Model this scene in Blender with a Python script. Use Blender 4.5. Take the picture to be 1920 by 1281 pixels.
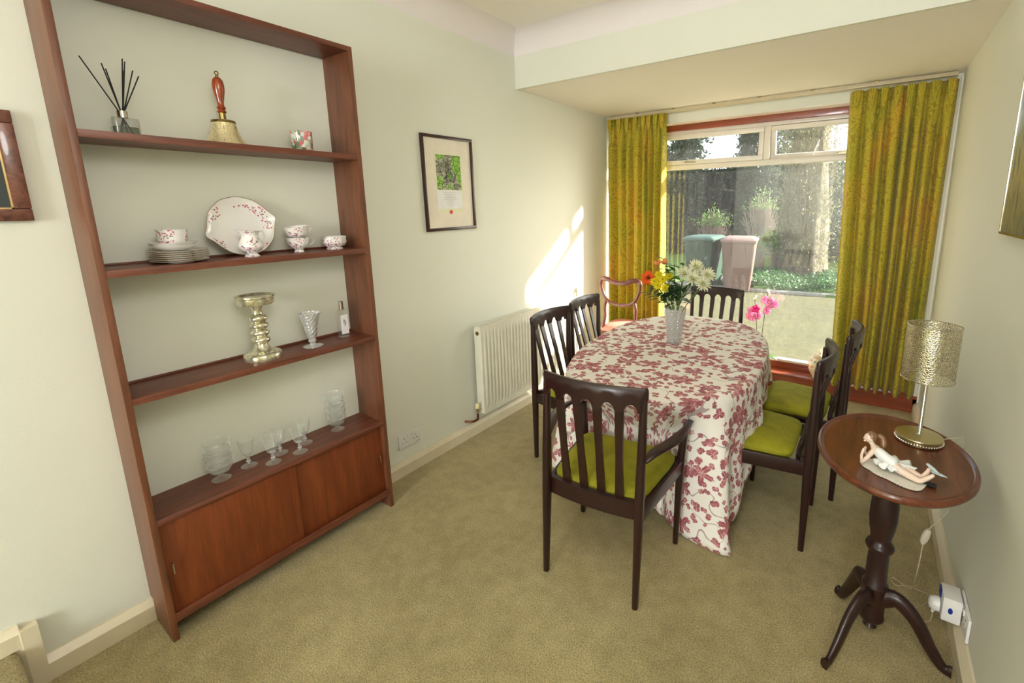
import bpy, bmesh, math, random
import numpy as np
from mathutils import Vector, Matrix, noise
R = random.Random(7)
for o in list(bpy.data.objects): bpy.data.objects.remove(o)
SC = bpy.context.scene
COL = SC.collection
PI = math.pi

# ------------------------------------------------------------ camera, world, light
CAM = (2.1445, -0.2, 1.512); YAW, PITCH, ROLL, FPX = 0.5895, -0.1896, -0.013, 858.3424
cy_, sy_ = math.cos(YAW), math.sin(YAW)
f_ = Vector((-sy_*math.cos(PITCH), cy_*math.cos(PITCH), math.sin(PITCH)))
r0 = Vector((cy_, sy_, 0)); u0 = r0.cross(f_)
r_ = r0*math.cos(ROLL)+u0*math.sin(ROLL); u_ = -r0*math.sin(ROLL)+u0*math.cos(ROLL)
cd = bpy.data.cameras.new('camera'); cam = bpy.data.objects.new('camera', cd); COL.objects.link(cam)
m = Matrix((r_, u_, -f_)).transposed().to_4x4(); m.translation = Vector(CAM); cam.matrix_world = m
cd.sensor_fit = 'HORIZONTAL'; cd.sensor_width = 36; cd.lens = 36*FPX/1920
cd.shift_x = -100.68/1920; cd.shift_y = -87.2/1920
cd.clip_start = .02; cd.clip_end = 300
SC.camera = cam
w = bpy.data.worlds.new('world'); SC.world = w; w.use_nodes = True
wn = w.node_tree.nodes; wl = w.node_tree.links
bg = wn['Background']; sky = wn.new('ShaderNodeTexSky'); sky.sky_type = 'HOSEK_WILKIE'
sky.turbidity = 6; sky.ground_albedo = .4
SUN_DIR = Vector((-1, -.645, -.485)).normalized()
sky.sun_direction = -SUN_DIR
hsv = wn.new('ShaderNodeHueSaturation'); hsv.inputs['Saturation'].default_value = .45
wl.new(sky.outputs[0], hsv.inputs['Color']); wl.new(hsv.outputs[0], bg.inputs[0]); bg.inputs[1].default_value = 13.0
def light(name, kind, loc, energy, color=(1,1,1), size=None, size_y=None, direction=None, angle=None):
    d = bpy.data.lights.new(name, kind); d.energy = energy; d.color = color
    if size: d.size = size
    if size_y: d.shape = 'RECTANGLE'; d.size_y = size_y
    if angle is not None: d.angle = angle
    o = bpy.data.objects.new(name, d); COL.objects.link(o); o.location = loc
    if direction: o.rotation_euler = Vector(direction).to_track_quat('-Z', 'Y').to_euler()
    return o
light('sun', 'SUN', (6, 8, 6), 18.0, (1, .94, .84), direction=SUN_DIR, angle=.035)
light('rear_fill_light', 'AREA', (2.02, -5.42, 1.45), 75, (.84, .92, 1), .95, 1.6, (-.1, 1, .12))  # added cool fill from behind the camera; the rear wall has no window
pl = light('rear_soft_fill', 'POINT', (2.2, -4.7, 1.75), 78, (.97, .985, 1)); pl.data.shadow_soft_size = .28  # added soft fill far behind the camera, not an actual ceiling fitting
pl2 = light('overhead_fill_light', 'POINT', (2.05, .0, 2.2), 19, (1, .985, .97)); pl2.data.shadow_soft_size = .22  # added overhead fill to light the shelves evenly; no pendant hangs here
SC.cycles.transparent_max_bounces = 40
SC.view_settings.view_transform = 'Standard'; SC.view_settings.look = 'None'
SC.view_settings.exposure = 0.58; SC.view_settings.gamma = 1; SC.view_settings.use_curve_mapping = False

# ------------------------------------------------------------ materials
def L(c): return tuple(((v/255+.055)/1.055)**2.4 if v/255 > .04045 else v/255/12.92 for v in c)+(1,)
class N:
    """node tree helper"""
    def __init__(s, name):
        s.m = bpy.data.materials.new(name); s.m.use_nodes = True; s.t = s.m.node_tree
        s.t.nodes.clear(); s.out = s.t.nodes.new('ShaderNodeOutputMaterial')
        s.b = None
    def n(s, ty, ins=None, **kw):
        x = s.t.nodes.new('ShaderNode'+ty)
        for k, v in kw.items(): setattr(x, k, v)
        for k, v in (ins or {}).items(): s.set(x, k, v)
        return x
    def set(s, x, k, v):
        i = x.inputs[k]
        if isinstance(v, bpy.types.NodeSocket): s.t.links.new(v, i)
        elif isinstance(v, bpy.types.Node): s.t.links.new(v.outputs[0], i)
        else: i.default_value = v
    def math(s, op, a, b=0., c=0.): return s.n('Math', {0: a, 1: b, 2: c}, operation=op).outputs[0]
    def mix(s, f, a, b, mode='MIX'):
        x = s.n('Mix', data_type='RGBA', blend_type=mode); s.set(x, 0, f); s.set(x, 6, a); s.set(x, 7, b); return x.outputs[2]
    def ramp(s, f, stops):
        x = s.n('ValToRGB', {0: f}); e = x.color_ramp.elements
        while len(e) < len(stops): e.new(.5)
        for q, (p, c) in zip(e, stops): q.position = p; q.color = c if len(c) == 4 else tuple(c)+(1,)
        return x.outputs[0]
    def coord(s, which='Object', scale=(1,1,1), rot=(0,0,0)):
        c = s.n('TexCoord').outputs[which]
        return s.n('Mapping', {'Vector': c, 'Scale': scale, 'Rotation': rot}).outputs[0]
    def noise(s, vec, scale, detail=3, rough=.5, dist=0.):
        return s.n('TexNoise', {'Vector': vec, 'Scale': scale, 'Detail': detail, 'Roughness': rough, 'Distortion': dist})
    def bsdf(s, color, rough=.5, metal=0., bump=None, bs=.3, bd=.002, **kw):
        b = s.n('BsdfPrincipled', {'Base Color': color, 'Roughness': rough, 'Metallic': metal})
        for k, v in kw.items(): s.set(b, k.replace('_', ' '), v)
        if bump is not None:
            s.set(b, 'Normal', s.n('Bump', {'Height': bump, 'Strength': bs, 'Distance': bd}).outputs[0])
        s.t.links.new(b.outputs[0], s.out.inputs[0]); s.b = b; return s.m
def plain(name, c, rough=.5, metal=0., **kw):
    s = N(name); v = s.noise(s.coord(), 14, 3); f = s.ramp(v.outputs[0], [(.3, (.93,)*3), (.7, (1.0,)*3)])
    return s.bsdf(s.mix(1, L(c), f, 'MULTIPLY'), rough, metal, **kw)
def wood(name, c1, c2, axis='z', rough=.35, scale=1., spec=.5, coat=0.):
    s = N(name); st = {'x': (1.2, 14, 14), 'y': (14, 1.2, 14), 'z': (14, 14, 1.2)}[axis]
    v = s.coord('Object', st)
    a = s.noise(v, 3*scale, 6, .62, .6).outputs[0]; b = s.noise(v, 14*scale, 3, .6).outputs[0]
    q = s.math('ADD', s.math('MULTIPLY', a, .75), s.math('MULTIPLY', b, .25))
    col = s.ramp(q, [(.32, L(c1)), (.68, L(c2))])
    return s.bsdf(col, rough, bump=b, bs=.08, Coat_Weight=coat)
def wallmat(name, c, var=.03):
    s = N(name); v = s.coord()
    a = s.noise(v, 1.1, 3).outputs[0]; b = s.noise(v, 160, 2).outputs[0]
    f = s.ramp(a, [(.3, (1-var,)*3), (.7, (1,)*3)])
    return s.bsdf(s.mix(1, L(c), f, 'MULTIPLY'), .75, bump=b, bs=.12)
WALL = wallmat('wall_paint', (230, 230, 216)); WHITE = wallmat('ceiling_white', (238, 230, 228)); CREAM = wallmat('ceiling_cream', (246, 241, 230))
SKIRT = plain('skirting_gloss', (226, 214, 184), .3)
TEAK = wood('teak_vertical', (88, 50, 32), (130, 80, 54), 'z', .42)
TEAKH = wood('teak_horizontal', (84, 42, 28), (128, 72, 50), 'y', .42)
TEAKD = wood('teak_door', (98, 42, 16), (134, 66, 30), 'z', .45)
MAHOG = wood('dark_mahogany', (24, 9, 9), (48, 18, 16), 'z', .34, coat=.10)
MAHOGT = wood('mahogany_table', (66, 28, 16), (124, 66, 38), 'y', .3, .7, coat=.15)
MAHOGL = wood('old_mahogany', (84, 40, 32), (120, 64, 52), 'z', .3, coat=.3)
SILLW = wood('window_red_wood', (120, 50, 28), (164, 78, 44), 'x', .35, coat=.3)
CHROME = plain('chrome', (205, 200, 190), .15, 1.)
BRASS = plain('aged_brass', (150, 130, 80), .3, 1.)
COPPER = plain('copper_pipe', (120, 66, 50), .35, .8)
PVC = plain('white_plastic', (236, 232, 228), .35)
UPVC = plain('window_frame_white', (236, 228, 216), .35)
BLACK = plain('black', (14, 14, 14), .5)
RADM = plain('radiator_enamel', (232, 228, 210), .35)
BLUE = plain('blue_plastic', (24, 50, 140), .35)
RED = plain('red_seal', (214, 60, 60), .5)
GREENW = plain('green_bin_plastic', (40, 66, 50), .5); BROWNW = plain('brown_bin_plastic', (116, 90, 80), .5)
STEM = plain('green_stem', (78, 110, 44), .5)
def carpet():
    s = N('carpet'); v = s.coord()
    a = s.noise(v, 1.6, 4, .6).outputs[0]; b = s.noise(v, 190, 3, .7).outputs[0]; c = s.noise(v, 14, 4, .6).outputs[0]
    col = s.ramp(s.math('ADD', s.math('MULTIPLY', a, .55), s.math('MULTIPLY', c, .45)), [(.36, L((170, 153, 100))), (.66, L((206, 189, 134)))])
    col = s.mix(1, col, s.ramp(b, [(.36, (.48,)*3), (.62, (1.12,)*3)]), 'MULTIPLY')
    return s.bsdf(col, .95, bump=b, bs=.9, bd=.006, Sheen_Weight=.2)
CARPET = carpet()
def velvet():
    s = N('olive_velvet'); v = s.coord(); a = s.noise(v, 9, 3, .6, .5).outputs[0]
    return s.bsdf(s.ramp(a, [(.3, L((122, 118, 8))), (.7, L((158, 152, 18)))]), .85, Sheen_Weight=.35, Sheen_Tint=L((210, 215, 90)), Sheen_Roughness=.4)
VELVET = velvet()
PINK = plain('pink_upholstery', (226, 150, 134), .8)
def glass(name, tint=(1,1,1), refl=1.0, haze=0., dirt=False, base=.035, edge=0.):
    s = N(name)
    lw = s.math('ADD', base, s.math('MULTIPLY', s.math('POWER', s.n('LayerWeight', {'Blend': .5}).outputs['Facing'], 3.), .55))
    tr = s.n('BsdfTransparent', {'Color': tuple(tint)+(1,)}); gl = s.n('BsdfGlossy', {'Color': (1,1,1,1), 'Roughness': .03})
    f = s.math('MINIMUM', s.math('MULTIPLY', lw, refl), 1.)
    x = s.n('MixShader', {0: f, 1: tr, 2: gl})
    if edge:
        e = s.math('ADD', .035, s.math('MULTIPLY', s.math('POWER', s.n('LayerWeight', {'Blend': .5}).outputs['Facing'], 5.), edge))
        x = s.n('MixShader', {0: e, 1: x, 2: s.n('BsdfDiffuse', {'Color': (1, 1, 1, 1)})})  # white diffuse painted in as rim highlights, strongest at grazing angles
    if haze or dirt:
        tl = s.n('BsdfTranslucent', {'Color': (.95, .96, .98, 1)}); df = s.n('BsdfDiffuse', {'Color': (.95, .96, .98, 1)})
        h = s.n('MixShader', {0: .75, 1: df, 2: tl})
        v = s.coord('Object', (9, 1, 2.0)); a = s.noise(v, 2.2, 6, .7).outputs[0]; b = s.noise(s.coord('Object', (60, 1, 3)), 2, 4, .7).outputs[0]
        g = s.math('MULTIPLY', s.ramp(s.math('ADD', s.math('MULTIPLY', a, .6), s.math('MULTIPLY', b, .4)), [(.30, (.35,)*3), (.72, (1.3,)*3)]), haze)
        x = s.n('MixShader', {0: g, 1: x, 2: h})
    s.t.links.new(x.outputs[0], s.out.inputs[0]); return s.m
PANE = glass('window_pane', (.97, .985, .98), .9, .012, True, .055)
THIN = glass('thin_clear_glass', (.975, .982, .978), .9, edge=.5)
def crystal():
    s = N('cut_crystal'); v = s.coord('Object', (1,1,1), (0,0,0))
    w1 = s.n('TexWave', {'Vector': s.coord('Object', (1,1,1), (0, .8, .7)), 'Scale': 28., 'Distortion': 0.}).outputs['Fac']
    w2 = s.n('TexWave', {'Vector': s.coord('Object', (1,1,1), (0, -.8, -.7)), 'Scale': 28., 'Distortion': 0.}).outputs['Fac']
    bp = s.n('Bump', {'Height': s.math('MAXIMUM', w1, w2), 'Strength': .8, 'Distance': .004}).outputs[0]
    gl = s.n('BsdfGlossy', {'Color': (1,1,1,1), 'Roughness': .08, 'Normal': bp}); tr = s.n('BsdfTransparent', {'Color': (.99, .99, .985, 1)})
    rf = s.n('BsdfRefraction', {'Color': (1,1,1,1), 'Roughness': .05, 'IOR': 1.25, 'Normal': bp})
    x = s.n('MixShader', {0: .22, 1: tr, 2: rf}); y = s.n('MixShader', {0: s.math('MINIMUM', s.math('MULTIPLY', s.n('Fresnel', {'IOR': 1.5, 'Normal': bp}).outputs[0], 3.), 1.), 1: x, 2: gl})
    y = s.n('MixShader', {0: .18, 1: y, 2: s.n('BsdfDiffuse', {'Color': (1, 1, 1, 1)})})
    s.t.links.new(y.outputs[0], s.out.inputs[0]); return s.m
CRYSTAL = crystal()
def mercury():
    s = N('mercury_glass'); a = s.noise(s.coord(), 60, 5, .7).outputs[0]
    c = s.ramp(a, [(.35, L((176, 168, 120))), (.55, L((232, 228, 206)))])
    return s.bsdf(c, .16, .72, bump=a, bs=.15)
MERC = mercury()
def chinaflower(name, cluster=18., dots=130., thr=.49, zone=None):
    s = N(name); v = s.coord()
    cl = s.noise(v, cluster, 1).outputs[0]
    vo = s.n('TexVoronoi', {'Vector': v, 'Scale': dots}); d = vo.outputs['Distance']; rc = s.n('SeparateColor', {0: vo.outputs['Color']}).outputs[0]
    mk = s.math('MULTIPLY', s.math('GREATER_THAN', cl, thr), s.math('LESS_THAN', d, .42))
    if zone: mk = s.math('MULTIPLY', mk, zone(s))
    pk = s.ramp(rc, [(.0, L((190, 70, 104))), (.45, L((216, 130, 160))), (.62, L((110, 134, 104))), (1., L((140, 110, 130)))])
    return s.bsdf(s.mix(mk, L((240, 236, 232)), pk), .12, Coat_Weight=.5)
CHINA = chinaflower('floral_china')
def ringzone(s):
    # decal sprays sit near the rim of the cake plate (local disc radius)
    c = s.n('TexCoord').outputs['Object']; l = s.n('VectorMath', {0: c}, operation='LENGTH').outputs['Value']
    return s.math('MULTIPLY', s.math('GREATER_THAN', l, .078), s.math('LESS_THAN', l, .112))
CHINAP = chinaflower('floral_china_plate', 13., 115., .45, ringzone)
CHINAW = plain('white_china', (240, 236, 230), .12, Coat_Weight=.5)
GILT = plain('gilt_edge', (190, 160, 110), .3, .6)

def motif_leaf(s, uv, scale, seed, lobes, rad, gate, pw=.6):
    v = s.n('VectorMath', {0: uv, 1: (scale,)*3}, operation='MULTIPLY').outputs[0]
    v = s.n('VectorMath', {0: v, 1: (seed*3.7, seed*5.1, 0)}, operation='ADD').outputs[0]
    vo = s.n('TexVoronoi', {'Vector': v, 'Scale': 1., 'Randomness': .55}, voronoi_dimensions='2D')
    dv = s.n('VectorMath', {0: v, 1: vo.outputs['Position']}, operation='SUBTRACT').outputs[0]
    sp = s.n('SeparateXYZ', {0: dv}); rc = s.n('SeparateColor', {0: vo.outputs['Color']})
    an = s.math('ARCTAN2', sp.outputs[1], sp.outputs[0]); an = s.math('ADD', an, s.math('MULTIPLY', rc.outputs[0], 6.28))
    r = s.n('VectorMath', {0: dv}, operation='LENGTH').outputs['Value']
    lob = s.math('POWER', s.math('ABSOLUTE', s.math('COSINE', s.math('MULTIPLY', an, lobes/2))), pw)
    fine = s.math('MULTIPLY', s.math('ABSOLUTE', s.math('SINE', s.math('MULTIPLY', an, lobes*2.5))), .12)
    rr = s.math('MULTIPLY', s.math('SUBTRACT', s.math('ADD', s.math('MULTIPLY', lob, .68), .32), fine), rad)
    rr = s.math('MULTIPLY', rr, s.math('ADD', .7, s.math('MULTIPLY', rc.outputs[2], .45)))
    mk = s.math('LESS_THAN', r, rr)
    vein = s.math('LESS_THAN', s.math('MULTIPLY', s.math('ABSOLUTE', s.math('SINE', s.math('MULTIPLY', an, lobes/2))), r), .012)
    return s.math('MULTIPLY', mk, s.math('LESS_THAN', rc.outputs[1], gate)), s.math('SUBTRACT', 1., s.math('MULTIPLY', vein, .7))
def clothmat():
    s = N('leaf_print_linen'); uv = s.n('TexCoord').outputs['UV']
    nz = s.noise(uv, 30, 4, .7).outputs[0]; nb = s.noise(uv, 7, 2).outputs[0]
    tot = None
    for (sc, sd, lo, ra, ga, pw) in ((8.2, 1, 5, .52, .46, 1.3), (9.5, 2, 3, .36, .28, .6), (22, 3, 2, .50, .30, .45), (27, 4, 2, .46, .26, .5), (12, 5, 7, .36, .18, .9)):
        mk, ve = motif_leaf(s, uv, sc, sd, lo, ra, ga, pw); x = s.math('MULTIPLY', mk, ve)
        tot = x if tot is None else s.math('MAXIMUM', tot, x)
    st = s.math('LESS_THAN', s.math('ABSOLUTE', s.math('SUBTRACT', s.noise(uv, 5.5, 1).outputs[0], .5)), .006)
    ink = s.ramp(nz, [(.33, L((136, 26, 52))), (.50, L((166, 62, 80))), (.66, L((214, 160, 154)))])
    base = s.mix(nb, L((236, 229, 220)), L((246, 241, 234)))
    col = s.mix(s.math('MULTIPLY', tot, .92), base, ink); col = s.mix(s.math('MULTIPLY', st, .6), col, L((120, 70, 76)))
    return s.bsdf(col, .85, bump=s.noise(uv, 500, 2).outputs[0], bs=.2)
CLOTH = clothmat()
def curtainmat():
    s = N('curtain_damask'); uv = s.n('TexCoord').outputs['UV']
    wv = s.n('VectorMath', {0: uv, 1: (1., .8, 1)}, operation='MULTIPLY').outputs[0]
    a = s.noise(wv, 9, 2, .5, .6).outputs[0]; scr = s.math('SINE', s.math('MULTIPLY', a, 85))
    big = s.noise(s.n('VectorMath', {0: uv, 1: (3.5, 1.6, 1)}, operation='MULTIPLY').outputs[0], 1.2, 3, .6).outputs[0]
    base = s.ramp(big, [(.34, L((190, 180, 52))), (.54, L((208, 188, 56))), (.72, L((220, 174, 58)))])
    dark = s.ramp(big, [(.34, L((142, 142, 30))), (.72, L((192, 146, 40)))])
    col = s.mix(s.ramp(scr, [(.35, (0,)*3), (.6, (.75,)*3)]), base, dark)
    pb = s.n('BsdfPrincipled', {'Base Color': col, 'Roughness': .75, 'Sheen Weight': .15})
    tl = s.n('BsdfTranslucent', {'Color': col}); x = s.n('MixShader', {0: .25, 1: pb, 2: tl})
    s.t.links.new(x.outputs[0], s.out.inputs[0]); return s.m
CURT = curtainmat()

# ------------------------------------------------------------ mesh helpers
class B:
    def __init__(s): s.v = []; s.f = []; s.uv = None; s.mi = []; s.cm = 0
    def add(s, vs, fs):
        k = len(s.v); s.v += [tuple(q) for q in vs]; s.f += [tuple(i+k for i in q) for q in fs]; s.mi += [s.cm]*len(fs); return s
    def box(s, x0, x1, y0, y1, z0, z1):
        return s.add([(x0,y0,z0),(x1,y0,z0),(x1,y1,z0),(x0,y1,z0),(x0,y0,z1),(x1,y0,z1),(x1,y1,z1),(x0,y1,z1)],
                     [(3,2,1,0),(4,5,6,7),(0,1,5,4),(1,2,6,5),(2,3,7,6),(3,0,4,7)])
    def loft(s, rings, cap=True, closed=True):
        n = len(rings[0]); vs = [p for r in rings for p in r]; fs = []
        for i in range(len(rings)-1):
            for j in range(n if closed else n-1):
                a = i*n+j; b = i*n+(j+1) % n; fs.append((a, b, b+n, a+n))
        if cap: fs.append(tuple(reversed(range(n)))); fs.append(tuple(range((len(rings)-1)*n, len(rings)*n)))
        return s.add(vs, fs)
    def lathe(s, prof, seg=24, c=(0,0,0), sx=1., sy=1., cap=True, rot=0):
        rings = [[(c[0]+r*sx*math.cos(2*PI*j/seg+rot), c[1]+r*sy*math.sin(2*PI*j/seg+rot), c[2]+z) for j in range(seg)] for r, z in prof]
        return s.loft(rings, cap)
    def tube(s, pts, rad, seg=8, flat=1., up=None, cap=True):
        pts = [Vector(p) for p in pts]; n = len(pts)
        if not hasattr(rad, '__len__'): rad = [rad]*n
        rings = []; prev = None
        for i, p in enumerate(pts):
            t = (pts[min(i+1, n-1)]-pts[max(i-1, 0)]).normalized()
            if up is not None: a = Vector(up)
            else: a = prev if prev is not None else (Vector((0,0,1)) if abs(t.z) < .9 else Vector((1,0,0)))
            x = (a-t*a.dot(t)).normalized(); y = t.cross(x); prev = x
            r = rad[i]
            rings.append([p+x*(math.cos(2*PI*j/seg)*r*flat)+y*(math.sin(2*PI*j/seg)*r) for j in range(seg)])
        return s.loft(rings, cap)
    def sph(s, c, r, seg=12, rings=8, sc=(1,1,1)):
        rg = []
        for i in range(1, rings):
            a = PI*i/rings; rg.append([(c[0]+r*sc[0]*math.sin(a)*math.cos(2*PI*j/seg), c[1]+r*sc[1]*math.sin(a)*math.sin(2*PI*j/seg), c[2]-r*sc[2]*math.cos(a)) for j in range(seg)])
        return s.loft(rg, True)
    def grid(s, nu, nv, fn):
        vs = [fn(i/nu, j/nv) for j in range(nv+1) for i in range(nu+1)]
        return s.add(vs, [(j*(nu+1)+i, j*(nu+1)+i+1, (j+1)*(nu+1)+i+1, (j+1)*(nu+1)+i) for j in range(nv) for i in range(nu)])
    def build(s, name, mat, parent=None, bev=0., smooth=35, uv=None, solid=0., subd=0, loc=None, rotz=None, segs=2):
        me = bpy.data.meshes.new(name); me.from_pydata([tuple(p) for p in s.v], [], s.f)
        mats = mat if isinstance(mat, (list, tuple)) else [mat]
        for q in mats: me.materials.append(q)
        if len(mats) > 1: me.polygons.foreach_set('material_index', s.mi)
        if bev:
            bm = bmesh.new(); bm.from_mesh(me)
            bmesh.ops.bevel(bm, geom=[e for e in bm.edges if len(e.link_faces) == 2 and e.calc_face_angle(0) > .6], offset=bev, segments=segs, profile=.6, affect='EDGES', clamp_overlap=True)
            bm.to_mesh(me); bm.free()
        if uv:
            l = me.uv_layers.new(name='UVMap'); vi = np.empty(len(me.loops), int); me.loops.foreach_get('vertex_index', vi)
            l.data.foreach_set('uv', np.asarray(uv, float)[vi].ravel())
        me.validate(); me.update()
        if smooth: me.shade_smooth(); me.set_sharp_from_angle(angle=math.radians(smooth))
        o = bpy.data.objects.new(name, me); COL.objects.link(o)
        if solid: md = o.modifiers.new('thickness', 'SOLIDIFY'); md.thickness = solid; md.offset = 0
        if subd: md = o.modifiers.new('smooth', 'SUBSURF'); md.levels = md.render_levels = subd
        if parent is not None: o.parent = parent
        if loc: o.location = loc
        if rotz is not None: o.rotation_euler = (0, 0, rotz)
        return o
def box(name, mat, x0, x1, y0, y1, z0, z1, parent=None, bev=0., **k):
    return B().box(x0, x1, y0, y1, z0, z1).build(name, mat, parent, bev, **k)
def struct(o): o['kind'] = 'structure'; return o
def tag(o, label, cat, group=None):
    o['label'] = label; o['category'] = cat
    if group: o['group'] = group
    return o
def thing(name, label, cat, loc=(0,0,0), rz=0, group=None):
    o = bpy.data.objects.new(name, None); COL.objects.link(o); o.location = loc; o.rotation_euler = (0, 0, rz); o.empty_display_size = .05
    return tag(o, label, cat, group)
def dup(root, loc, rz, label, group=None):
    def cp(o, p):
        c = o.copy(); COL.objects.link(c); c.parent = p
        for ch in list(o.children): cp(ch, c)
        return c
    kids = list(root.children); c = root.copy(); COL.objects.link(c); c.location = loc; c.rotation_euler = (0, 0, rz)
    for ch in kids: cp(ch, c)
    return tag(c, label, root['category'], group or root.get('group'))
def bezier(pts, n=24):
    """Catmull-Rom through points"""
    P = [Vector(p) for p in pts]; P = [2*P[0]-P[1]]+P+[2*P[-1]-P[-2]]; out = []
    for i in range(1, len(P)-2):
        for k in range(n):
            t = k/n; a, b, c, d = P[i-1:i+3]
            out.append(.5*((2*b)+(-a+c)*t+(2*a-5*b+4*c-d)*t*t+(-a+3*b-3*c+d)*t**3))
    out.append(P[-2]); return out

# ------------------------------------------------------------ room
XR, YW, YB, ZC, ZB, YF = 2.531, 3.80, 2.42, 2.522, 2.317, -5.5
ZT = ZC+.125
struct(box('floor', CARPET, 0, XR, YF, YW, -.05, 0))
struct(box('wall_left', WALL, -.15, 0, YF, YW+.3, -.25, 2.8))
struct(box('wall_right', WALL, XR, XR+.15, YF, YW+.3, -.25, 2.8))
struct(box('wall_rear', WALL, -.15, XR+.15, YF-.15, YF, -.25, 2.8))
struct(box('ceiling', CREAM, 0, XR, YF, YB, ZT, ZT+.1))
struct(B().box(0, XR, YB, YW+.3, ZB, ZT+.1).build('ceiling_bay', CREAM))
b = B(); b.box(0, XR, YW, YW+.30, 2.225, ZB); b.box(0, .05, YW, YW+.3, 0, 2.225); b.box(2.50, XR, YW, YW+.3, 0, 2.225); b.box(0, XR, YW+.02, YW+.30, -.25, .10)
struct(b.build('wall_window', WALL))
struct(box('trim_1', WALL, 0, XR, YB-.004, YB+.02, ZB-.004, ZC))            # face of the dropped beam
def cove(name, p0, p1, inward):
    # quarter-round plaster cove swept from p0 to p1
    a = Vector(p0); c = Vector(p1); n = Vector(inward); r = .125; prof = []
    for k in range(9):
        t = k/8*PI/2; prof.append((r*(1-math.sin(t)), r*(1-math.cos(t))))     # (out from wall, up)
    prof = [(r*(1-math.cos(t)), r*math.sin(t)) for t in [k/8*PI/2 for k in range(9)]]
    prof = [(0, 0)]+prof+[(0, r)]
    q = [[e+n*u+Vector((0, 0, h)) for u, h in prof] for e in (a, c)]
    return struct(B().loft(q).build(name, WHITE, smooth=30))
cove('trim_2', (0, YF, ZC), (0, YB, ZC), (1, 0, 0)); cove('trim_3', (0, YB-.004, ZC), (XR, YB-.004, ZC), (0, -1, 0)); cove('trim_4', (XR, YB, ZC), (XR, YF, ZC), (-1, 0, 0))
def skirt(name, x0, x1, y0, y1, z0, z1, side):
    p = [(0, z0), (.022, z0), (.022, z0+(z1-z0)*.72), (.014, z0+(z1-z0)*.88), (.006, z1), (0, z1)]
    e = x0 if side > 0 else x1
    return struct(B().loft([[(e+side*u*1.25, y, z) for u, z in p] for y in (y0, y1)]).build(name, SKIRT, smooth=25))
skirt('baseboard_left', 0, .03, -.114, YW, 0, .085, 1)
skirt('baseboard_left.001', 0, .03, YF, -.150, .163, .235, 1)
b = B(); p = [(0, -.112), (.030, -.112), (.030, -.150), (.012, -.172), (0, -.172)]
b.loft([[(x, y, z) for x, y in p] for z in (0, .22)]); struct(b.build('trim_5', SKIRT, smooth=25))
skirt('baseboard_right', XR-.03, XR, YF, YW, 0, .085, -1)
b = B(); pr = [(-.172, 0), (-.160, .13), (-.164, .15), (-.180, .163), (-.40, .165), (YF, .165), (YF, 0)]
b.loft([[(x, y, z) for y, z in pr] for x in (.001, .75)]); struct(b.build('floor_step', CARPET, smooth=50))
struct(box('trim_6', CREAM, XR-.010, XR, 3.772, 3.80, .09, ZB-.02, bev=.003))           # thin batten where the curtain meets the right wall

# ------------------------------------------------------------ window
YG = 3.96
W1 = struct(bpy.data.objects.new('window_1', None)); COL.objects.link(W1)
x0, x1 = .05, 2.50
b = B(); b.box(x0, x1, 3.915, 4.05, 2.165, 2.225); b.box(x0, x0+.04, 3.92, 4.05, .13, 2.17); b.box(x1-.04, x1, 3.92, 4.05, .13, 2.17)
b.build('outer_frame', SILLW, W1, .003)
box('head_lining', UPVC, x0, x1, 3.80, 3.915, 2.215, 2.225, W1)
b = B(); b.box(x0+.04, x1-.04, 3.93, 4.03, .13, .165); b.box(x0+.04, x1-.04, 3.945, 4.03, .165, .185); b.build('bottom_rail', SILLW, W1, .004)
struct(box('trim_7', SILLW, 0, XR, 3.785, 3.94, .108, .130, bev=.004))               # window board
struct(box('trim_8', SILLW, 0, XR, 3.80, 3.82, 0, .108))                              # apron panel below the sill
b = B(); yA, yB2 = 3.945, 4.01
b.box(x0+.04, x1-.04, yA, yB2, 2.135, 2.166); b.box(x0+.04, x1-.04, yA-.006, yB2, 1.832, 1.872); b.box(1.335, 1.385, yA-.004, yB2, 1.872, 2.135)
b.box(x0+.04, x0+.075, yA, yB2, .185, 2.135); b.box(x1-.075, x1-.04, yA, yB2, .185, 2.135); b.box(x0+.04, x1-.04, yA, yB2, .185, .205)
b.build('window_frame', UPVC, W1, .004)
def sash(xa, xb, za, zb, tilt, name):
    s = bpy.data.objects.new(name, None); COL.objects.link(s); s.parent = W1; s.location = ((xa+xb)/2, YG, zb); s.rotation_euler = (tilt, 0, 0)
    h = zb-za; wd = (xb-xa)/2; t = .038; b = B()
    b.box(-wd, wd, -.022, .02, -t, 0); b.box(-wd, wd, -.022, .02, -h, -h+t); b.box(-wd, -wd+t, -.022, .02, -h+t, -t); b.box(wd-t, wd, -.022, .02, -h+t, -t)
    b.build('sash_frame', UPVC, s, .004)
    box('pane', PANE, -wd+t, wd-t, -.002, .002, -h+t, -t, s, smooth=0)
    b = B(); b.box(-.05, .05, -.034, -.022, -h+.012, -h+.026); b.tube([(-.045, -.03, -h+.02), (-.02, -.035, -h+.035), (.055, -.035, -h+.038)], .005, 6); b.build('stay_catch', CHROME, s)
    return s
sash(x0+.076, 1.334, 1.873, 2.134, 0, 'top_light'); sash(1.386, x1-.076, 1.873, 2.134, .16, 'top_light.001')
box('pane', PANE, x0+.075, x1-.075, YG, YG+.005, .205, 1.832, W1, smooth=0)
b = B(); b.tube([(1.70, 3.935, 1.885), (1.715, 3.93, 1.93), (1.73, 3.935, 1.985)], .005, 6); b.sph((1.73, 3.935, 1.99), .009, 8, 6); b.build('stay_arm', UPVC, W1)
# eaves outside, which cut the sunlight
struct(box('roof_eaves', UPVC, -1.5, 3.6, 4.10, 4.34, 2.29, 2.40))

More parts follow.
